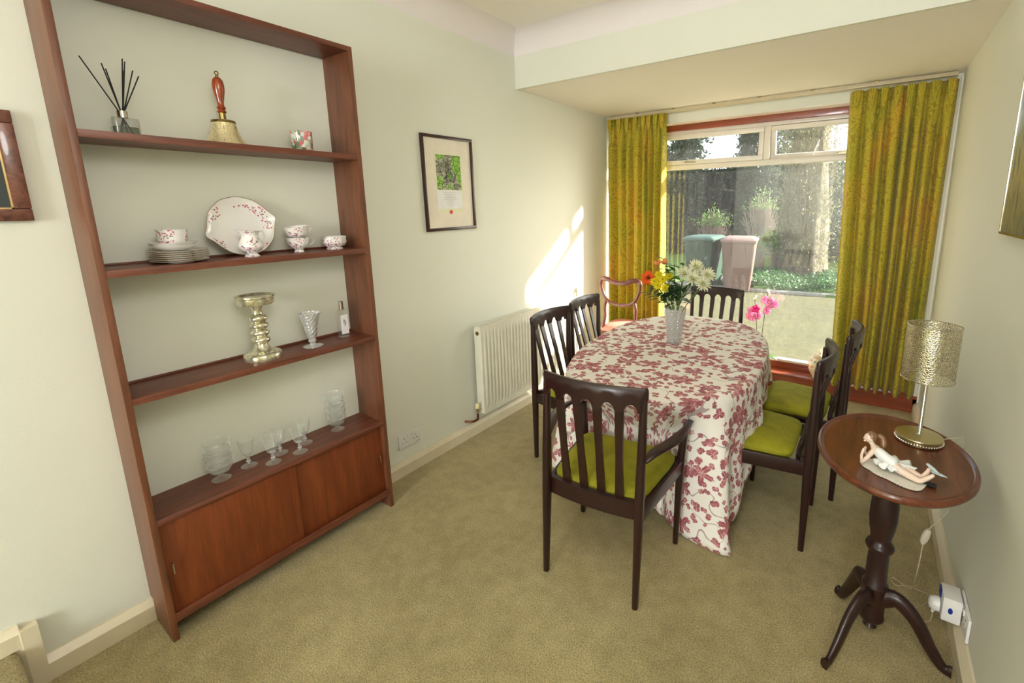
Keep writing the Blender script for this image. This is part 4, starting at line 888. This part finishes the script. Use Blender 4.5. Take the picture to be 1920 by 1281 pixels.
# figurine of a girl lying on a lace mat ------------------------------------
FO = Vector((2.255, 1.40, ZTT+.002))
fg = thing('girl_figurine', 'porcelain figurine of a girl in white lying on her front on a lace mat', 'figurine', tuple(FO))
SKIN = plain('porcelain_skin', (234, 208, 188), .25, Coat_Weight=.4); HAIR = plain('porcelain_hair', (128, 92, 62), .3, Coat_Weight=.4); DRESS = plain('porcelain_white_dress', (236, 238, 236), .25, Coat_Weight=.4); SHOE = plain('porcelain_blue_shoe', (186, 200, 204), .25, Coat_Weight=.4)
def fz(x, y, z): return Vector((x, y, z))-FO
ol = [(2.178, 1.425), (2.188, 1.400), (2.205, 1.385), (2.222, 1.368), (2.245, 1.358), (2.262, 1.347), (2.283, 1.335), (2.305, 1.330), (2.325, 1.338), (2.338, 1.365), (2.345, 1.395), (2.338, 1.42), (2.31, 1.44), (2.29, 1.475), (2.26, 1.485), (2.23, 1.47), (2.20, 1.455)]
c = bezier([(x, y, 0) for x, y in ol]+[(ol[0][0], ol[0][1], 0)], 9)[:-1]; n = len(c)
b = B(); b.loft([[fz(p.x+(.0015*math.sin(i*2.1)), p.y+.0015*math.cos(i*2.1), FO.z+z) for i, p in enumerate(c)] for z in (0, .003)]); b.build('lace_mat', plain('porcelain_lace', (232, 228, 216), .4), fg, smooth=30)
b = B()
for (x, y) in ((2.238, 1.372), (2.246, 1.368), (2.27, 1.352), (2.28, 1.348), (2.29, 1.345), (2.30, 1.343), (2.312, 1.342), (2.275, 1.358), (2.222, 1.385)):
    b.lathe([(.0012, .003), (.0012, .0036)], 6, fz(x, y, FO.z))
b.build('eyelets', plain('eyelet_grey', (120, 112, 104), .6), fg)['kind'] = 'stuff'
def skin(name, mat, verts, edges, rad, root=0, par=fg, sub=2):
    me = bpy.data.meshes.new(name); me.from_pydata([tuple(v) for v in verts], edges, []); me.materials.append(mat)
    o = bpy.data.objects.new(name, me); COL.objects.link(o); o.parent = par
    md = o.modifiers.new('skin', 'SKIN'); md.use_smooth_shade = True
    for i, r in enumerate(rad): me.skin_vertices[0].data[i].radius = (r, r) if not isinstance(r, tuple) else r
    me.skin_vertices[0].data[root].use_root = True
    s_ = o.modifiers.new('smooth', 'SUBSURF'); s_.levels = s_.render_levels = sub; return o
V = [fz(2.262, 1.405, .731), fz(2.240, 1.412, .737), fz(2.222, 1.424, .748), fz(2.214, 1.434, .758), fz(2.206, 1.439, .765), fz(2.200, 1.444, .773), fz(2.196, 1.446, .783),   # pelvis..head
     fz(2.208, 1.415, .750), fz(2.192, 1.405, .727), fz(2.184, 1.408, .709), fz(2.180, 1.418, .730), fz(2.186, 1.432, .750),      # left arm
     fz(2.222, 1.452, .752), fz(2.205, 1.462, .727), fz(2.196, 1.462, .710), fz(2.188, 1.452, .730), fz(2.189, 1.440, .751),      # right arm
     fz(2.275, 1.394, .724), fz(2.300, 1.380, .720), fz(2.326, 1.367, .716), fz(2.343, 1.366, .733), fz(2.356, 1.366, .748),      # left leg
     fz(2.281, 1.412, .724), fz(2.306, 1.402, .722), fz(2.332, 1.390, .718), fz(2.342, 1.388, .738), fz(2.346, 1.386, .756)]      # right leg
E_ = [(0,1),(1,2),(2,3),(3,4),(4,5),(5,6),(3,7),(7,8),(8,9),(9,10),(10,11),(3,12),(12,13),(13,14),(14,15),(15,16),(0,17),(17,18),(18,19),(19,20),(20,21),(0,22),(22,23),(23,24),(24,25),(25,26)]
Rr = [.017, .014, .0135, .010, .0055, .011, .011, .0075, .0062, .0055, .0045, .0042, .0075, .0062, .0055, .0045, .0042, .0125, .0115, .0085, .0066, .0048, .0125, .0115, .0085, .0066, .0048]
skin('body', SKIN, V, E_, Rr)
hd = fz(2.199, 1.447, .782)
b = B(); b.sph(hd+Vector((-.003, -.002, -.001)), .0142, 16, 12, (1.0, .92, 1.08)); b.sph(hd+Vector((-.0165, -.006, -.003)), .0028, 8, 6); b.sph(hd+Vector((-.0135, -.0065, -.0105)), .0042, 8, 6, (1, 1.2, .8)); b.sph(hd+Vector((.004, -.0135, -.003)), .0032, 8, 6, (1, .5, 1.3)); b.build('head', SKIN, fg, smooth=80)
b = B(); b.sph(hd+Vector((-.0125, -.0105, .001)), .0012, 6, 5); b.sph(hd+Vector((-.0150, .001, .001)), .0012, 6, 5); b.build('eyes', plain('painted_eye', (60, 50, 50), .3), fg)
b = B(); b.sph(hd+Vector((-.0158, -.0055, -.0085)), .0016, 6, 5, (.6, 1.4, .5)); b.build('mouth', plain('painted_lips', (196, 110, 96), .3), fg)
b = B(); b.sph(hd+Vector((.0035, .002, .0035)), .0160, 18, 12, (1.0, 1.0, 1.02)); b.sph(hd+Vector((.0185, .006, .006)), .0055, 10, 8)
b.tube(bezier([hd+Vector((.018, .006, .008)), hd+Vector((.030, .006, .006)), hd+Vector((.036, .002, -.010)), hd+Vector((.034, -.002, -.026)), hd+Vector((.030, -.004, -.036))], 6), [.004, .006, .0075, .008, .0085, .0085, .0085, .0085]+[.0085]*8+[.007, .0065, .006, .005, .0045, .004, .003, .0025, .002], 10); b.build('hair', HAIR, fg, smooth=80)
V2 = [fz(2.215, 1.433, .754), fz(2.224, 1.424, .750), fz(2.242, 1.412, .740), fz(2.260, 1.406, .735), fz(2.272, 1.402, .731)]
skin('dress_bodice', DRESS, V2, [(0,1),(1,2),(2,3),(3,4)], [(.0125, .0125), (.0180, .0180), (.0172, .0172), (.0190, .0190), (.018, .018)])
b = B(); rr = random.Random(4); NA = 60; rg = []; c0 = fz(2.262, 1.407, .728)
for k in range(7):
    v = k/6; ring = []
    for j in range(NA):
        a = 2*PI*j/NA; rad_ = .012+.036*v*(1+.35*math.cos(a-1.15)+.15*math.cos(2*a))+.004*v*math.sin(a*9)
        z = .010*(1-v)-.006*v+.006*v*math.sin(a*9+1.)+(.008*v*max(0, math.cos(a-.9))); zmin = FO.z+.0045
        P_ = c0+Vector((math.cos(a)*rad_*.95, math.sin(a)*rad_*.95, z)); P_.z = max(P_.z, .0045); ring.append(P_)
    rg.append(ring)
b.loft(rg, cap=False); b.build('dress_skirt', DRESS, fg, smooth=80, solid=.0015)
for (p, q) in (((2.349, 1.376, .752), (2.386, 1.378, .743)), ((2.338, 1.384, .768), (2.366, 1.364, .754))):
    a = fz(*p); c = fz(*q); b = B(); b.tube([a, a.lerp(c, .25), a.lerp(c, .6), c], [.0045, .0062, .0062, .0022], 10, flat=.6, up=(0, 0, 1)); b.build('shoe', SHOE, fg, smooth=80)
t = box('small_remote', BLACK, -.014, .014, -.009, .009, 0, .008, None, .002); t.name = 'black_box'; t.location = (2.352, 1.385, ZTT+.0015); t.rotation_euler = (0, 0, -.3)
tag(t, 'tiny flat black block lying beside the lace mat on the tripod table', 'box')

# ------------------------------------------------------------ outside
def gravel(name, c1, c2, sc, rough=.9):
    s = N(name); v = s.coord(); a = s.noise(v, sc, 6, .7).outputs[0]; b_ = s.noise(v, .7, 3, .6).outputs[0]
    col = s.mix(b_, s.ramp(a, [(.3, L(c1)), (.7, L(c2))]), s.ramp(a, [(.3, L(tuple(int(q*.8) for q in c1))), (.7, L(tuple(int(q*.85) for q in c2)))])); return s.bsdf(col, rough, bump=a, bs=.4)
GZ = -.15
struct(box('ground_driveway', gravel('wet_tarmac', (74, 72, 38), (108, 104, 64), 16), -14, 9, 4.12, 9.9, GZ-.1, GZ))
struct(box('ground_lawn', gravel('lawn', (80, 122, 44), (118, 156, 66), 30), -16, 12, 9.2, 40, GZ-.12, GZ-.005+.04))
def kx(x): return 9.12+.19*max(0, x-.5)**1.25*.55+.02*max(0, .5-x)
b = B(); xs = [-14+.5*k for k in range(47)]
b.loft([[(x, kx(x)-.03, GZ-.05), (x, kx(x)-.03, GZ+.045), (x, kx(x)+.09, GZ+.055), (x, kx(x)+.12, GZ-.05)] for x in xs]); struct(b.build('ground_kerb', gravel('kerb_stone', (150, 150, 140), (190, 188, 176), 30)))
def leafmat(name, c1, c2, tr=.25):
    s = N(name); rnd = s.n('ObjectInfo').outputs['Random']; a = s.noise(s.coord(), 7, 3).outputs[0]
    col = s.ramp(a, [(.3, L(c1)), (.7, L(c2))]); d = s.n('BsdfPrincipled', {'Base Color': col, 'Roughness': .5}); tl = s.n('BsdfTranslucent', {'Color': col}); x = s.n('MixShader', {0: tr, 1: d, 2: tl})
    s.t.links.new(x.outputs[0], s.out.inputs[0]); return s.m
def leaves(name, mat, pts, size, seed, parent=None, aspect=.5):
    rg = np.random.default_rng(seed); n = len(pts); P_ = np.asarray(pts, float); a = rg.normal(size=(n, 3)); a /= np.linalg.norm(a, axis=1, keepdims=True); c = rg.normal(size=(n, 3)); c = np.cross(a, c); c /= np.linalg.norm(c, axis=1, keepdims=True)
    s = size*rg.uniform(.6, 1.4, (n, 1)); a = a*s; c = c*s*aspect
    V_ = np.stack([P_-a, P_-c*.9, P_+a, P_+c*.9], 1).reshape(-1, 3)
    me = bpy.data.meshes.new(name); me.vertices.add(4*n); me.vertices.foreach_set('co', V_.ravel()); me.loops.add(4*n); me.loops.foreach_set('vertex_index', np.arange(4*n)); me.polygons.add(n); me.polygons.foreach_set('loop_start', np.arange(n)*4); me.polygons.foreach_set('loop_total', np.full(n, 4)); me.materials.append(mat); me.update(calc_edges=True); me.validate()
    o = bpy.data.objects.new(name, me); COL.objects.link(o)
    if parent is not None: o.parent = parent
    return o
rg = np.random.default_rng(3)
HL = leafmat('hedge_leaf', (20, 36, 24), (46, 66, 44)); GL = leafmat('shrub_leaf_green', (90, 130, 60), (140, 170, 90)); IVY = leafmat('ivy_leaf', (50, 86, 46), (96, 132, 84)); TWG = plain('bare_twig', (150, 130, 120), .8)
CON = leafmat('conifer_leaf', (46, 62, 54), (78, 96, 76))
hd_ = thing('clipped_hedge', 'tall dark evergreen hedge across the back of the garden', 'hedge', (-2, 15.8, GZ))
def hsurf(n):
    x = rg.uniform(-9, 8, n); z = rg.uniform(0, 1, n)**.8*2.95; y = -.4+.35*np.sin(x*1.7)*.5+.3*np.sin(z*3+x)+rg.normal(0, .22, n); return np.c_[x, y, z]
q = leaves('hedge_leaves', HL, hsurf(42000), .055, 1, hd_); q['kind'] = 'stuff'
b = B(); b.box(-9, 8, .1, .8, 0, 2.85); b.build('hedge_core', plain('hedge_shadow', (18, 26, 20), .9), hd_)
def tree(name, label, x, y, h, rad, zc, mat, seed, n=5200, leaf=.07, group=None, trunk=.12, cone=False, cat='tree'):
    t = thing(name, label, cat, (x, y, GZ), 0, group); rr = np.random.default_rng(seed)
    b = B(); b.tube([(0, 0, 0), (.05, 0, h*.4), (0, .05, h*.9)], [trunk, trunk*.75, trunk*.2], 8); b.build('trunk', plain('bark', (96, 84, 72), .9), t)
    k = 26; cs = rr.normal(size=(k, 3))*np.array([rad*.5, rad*.45, (h-zc)*.42]); cs[:, 2] += zc+(h-zc)*.25
    if cone:
        f = np.linspace(0, 1, k); cs = np.c_[rr.normal(0, 1, k)*rad*.5*(1-f), rr.normal(0, 1, k)*rad*.5*(1-f), zc*.5+(h-zc*.5)*f]
    ix = rr.integers(0, k, n); P_ = cs[ix]+rr.normal(size=(n, 3))*rad*.20
    leaves('crown', mat, P_, leaf, seed+1, t)
    return t
tree('conifer_tree', 'bushy evergreen tree against the sky in the left top window light', -4.75, 18.6, 5.6, 1.15, 2.4, CON, 11, leaf=.09, n=9000)
tree('conifer_tree', 'pointed feathery evergreen in the sky left of the window mullion', -2.25, 19.2, 4.75, .75, 2.2, CON, 12, leaf=.07, n=5200, cone=True)
tree('conifer_tree', 'broad grey-green tree just left of the window mullion', -1.30, 18.8, 5.2, 1.2, 2.2, CON, 13, leaf=.085, n=9500)
def twigbush(name, label, x, y, rx, h, seed, nt, leafpts=0, lm=None, zl=.6, grp=None):
    t = thing(name, label, 'shrub', (x, y, GZ), 0, grp); rr = random.Random(seed); b = B(); tips = []
    for k in range(nt):
        a = rr.uniform(0, 2*PI); sp = rr.uniform(.1, 1); p0 = Vector((rr.uniform(-.1, .1), rr.uniform(-.1, .1), 0)); p2 = Vector((math.cos(a)*rx*sp, math.sin(a)*rx*sp*.7, h*rr.uniform(.65, 1)*(1-.25*sp*sp))); p1 = p0.lerp(p2, .5)+Vector((rr.uniform(-.08, .08), rr.uniform(-.08, .08), .12))
        b.tube([p0, p1, p2], [.010, .006, .003], 4, cap=False); tips.append(p2)
        for _ in range(3):
            q0 = p0.lerp(p1, rr.uniform(.5, 1)).lerp(p2, rr.uniform(.2, .8)); q1 = q0+Vector((rr.uniform(-.2, .2), rr.uniform(-.15, .15), rr.uniform(.05, .3))); b.tube([q0, q1], [.005, .002], 4, cap=False); tips.append(q1)
    b.build('twigs', TWG, t)['kind'] = 'stuff'
    if leafpts:
        P_ = [tips[rr.randrange(len(tips))]+Vector((rr.gauss(0, .06), rr.gauss(0, .06), rr.gauss(0, .06))) for _ in range(leafpts)]; P_ = [p for p in P_ if p.z > h*zl]
        leaves('foliage', lm or GL, [tuple(p) for p in P_], .030, seed, t)
    return t
twigbush('twiggy_shrub', 'rounded pale twiggy shrub with yellow-green tips behind the bins', -1.13, 11.3, .48, 1.62, 1, 120, 2200, None, .72)
twigbush('twiggy_shrub', 'tall twiggy shrub with sparse green top beside the big tree trunk', -.22, 12.3, .50, 2.05, 2, 150, 1500, None, .75)
twigbush('leafy_shrub', 'low grassy green shrub at the foot of the tree trunk', .27, 11.9, .42, 1.0, 3, 90, 3800, None, .2)
twigbush('leafy_shrub', 'bluish green shrub partly behind the right curtain, past the trunk', 1.80, 12.6, .55, 1.7, 4, 90, 5000, HL, .1)
# the big tree trunk, covered with fine shoots
t = thing('tree_trunk', 'very thick rough tree trunk covered in twiggy growth beside the drive', 'tree', (.80, 11.75, GZ))
b = B(); rg2 = []; NS_ = 44
for k in range(40):
    z = 6.2*k/39; base = .44+.16*math.exp(-z/.35)+.04*math.sin(z*1.3)-.01*z
    rg2.append([(base*(1+.16*noise.noise(Vector((math.cos(2*PI*j/NS_)*2.2, math.sin(2*PI*j/NS_)*2.2, z*.55)))+.08*noise.noise(Vector((math.cos(2*PI*j/NS_)*7, math.sin(2*PI*j/NS_)*7, z*1.6))))*f3(2*PI*j/NS_) if False else
                 ((base*(1+.16*noise.noise(Vector((math.cos(2*PI*j/NS_)*2.2, math.sin(2*PI*j/NS_)*2.2, z*.55)))+.08*noise.noise(Vector((math.cos(2*PI*j/NS_)*7, math.sin(2*PI*j/NS_)*7, z*1.6)))))*math.cos(2*PI*j/NS_)),
                 ((base*(1+.16*noise.noise(Vector((math.cos(2*PI*j/NS_)*2.2, math.sin(2*PI*j/NS_)*2.2, z*.55)))+.08*noise.noise(Vector((math.cos(2*PI*j/NS_)*7, math.sin(2*PI*j/NS_)*7, z*1.6)))))*math.sin(2*PI*j/NS_)), z) for j in range(NS_)])
b.loft(rg2); s = N('trunk_bark'); v = s.coord('Object', (6, 6, 1.4)); a = s.noise(v, 3, 6, .7).outputs[0]
s.bsdf(s.ramp(a, [(.3, L((60, 54, 42))), (.7, L((124, 114, 92)))]), .9, bump=a, bs=.8, bd=.03); b.build('trunk', s.m, t, smooth=60)
b = B(); rr = random.Random(9)
for k in range(2600):
    a = rr.uniform(0, 2*PI); z = rr.uniform(.3, 4.5); r = .47; p0 = Vector((r*math.cos(a), r*math.sin(a), z)); d = Vector((math.cos(a)*.5+rr.uniform(-.4, .4), math.sin(a)*.5+rr.uniform(-.4, .4), rr.uniform(.4, 1.2)))*rr.uniform(.08, .2)
    b.tube([p0, p0+d], [.0045, .002], 3, cap=False)
b.build('shoots', plain('trunk_shoots', (140, 130, 112), .8), t)['kind'] = 'stuff'
P_ = [(math.cos(a)*r, math.sin(a)*r, z) for a, r, z in zip(rg.uniform(0, 2*PI, 2600), rg.normal(.58, .10, 2600), rg.uniform(.2, 4.4, 2600))]
leaves('ivy', leafmat('trunk_leaf', (104, 104, 72), (150, 146, 104)), P_, .032, 8, t)
# ground cover behind the kerb
gx = rg.uniform(-.7, 3.4, 17000); gy = 9.2+.13*np.maximum(0, gx-.5)**1.2+rg.uniform(0, 1, 17000)**1.2*2.4; gz = GZ+.06+rg.uniform(0, .13, 17000)+.05*np.sin(gx*5)
q = leaves('ground_ivy', IVY, np.c_[gx, gy, gz], .030, 5); q['kind'] = 'stuff'; tag(q, 'low green ground cover growing behind the kerb round the tree', 'ground cover')
# wheelie bins
def wheelie(name, label, x, y, rz, mat, lidm, white=False):
    t = thing(name, label, 'bin', (x, y, GZ), rz)
    b = B(); b.loft([rbox(wx, wy, .04, z, 4) for z, wx, wy in ((.03, .205, .25), (.10, .215, .26), (.80, .262, .325), (.92, .268, .335), (.93, .285, .35), (.965, .287, .352), (.968, .25, .32))]); b.build('body', mat, t, .0, smooth=50)
    b = B(); b.loft([rbox(wx, wy, .05, z, 5) for z, wx, wy in ((.965, .295, .365), (.985, .297, .367), (1.00, .285, .355), (1.035, .23, .28), (1.04, .20, .25))]); b.build('lid', lidm, t, smooth=40)
    b = B()
    for sx_ in (-.12, .02, .14): b.box(sx_-.006, sx_+.006, -.338, -.318, .70, .92)
    b.build('ribs', mat, t)
    for s in (-1, 1):
        b = B(); b.loft([[(s*.235+dx, .25+.10*math.cos(2*PI*j/20), .10+.10*math.sin(2*PI*j/20)) for j in range(20)] for dx in (-.025, .025)]); b.build('wheel', BLACK, t, .005)
    b = B(); b.tube([(-.22, .37, .97), (.22, .37, .97)], .014, 8); b.build('handle', mat, t)
    t.scale = (1.12, 1.1, 1.02)
    if white: box('name_strip', PVC, -.075, .035, -.324, -.317, .795, .815, t)
    return t
wheelie('wheelie_bin', 'faded green wheelie bin standing on the drive, left of the brown one', -.72, 9.30, -.12, GREENW, plain('green_lid', (78, 104, 92), .4))
wheelie('wheelie_bin', 'faded brown-pink wheelie bin with a white strip, right of the green bin', .00, 9.15, .16, BROWNW, plain('brown_lid', (146, 118, 110), .4), True)
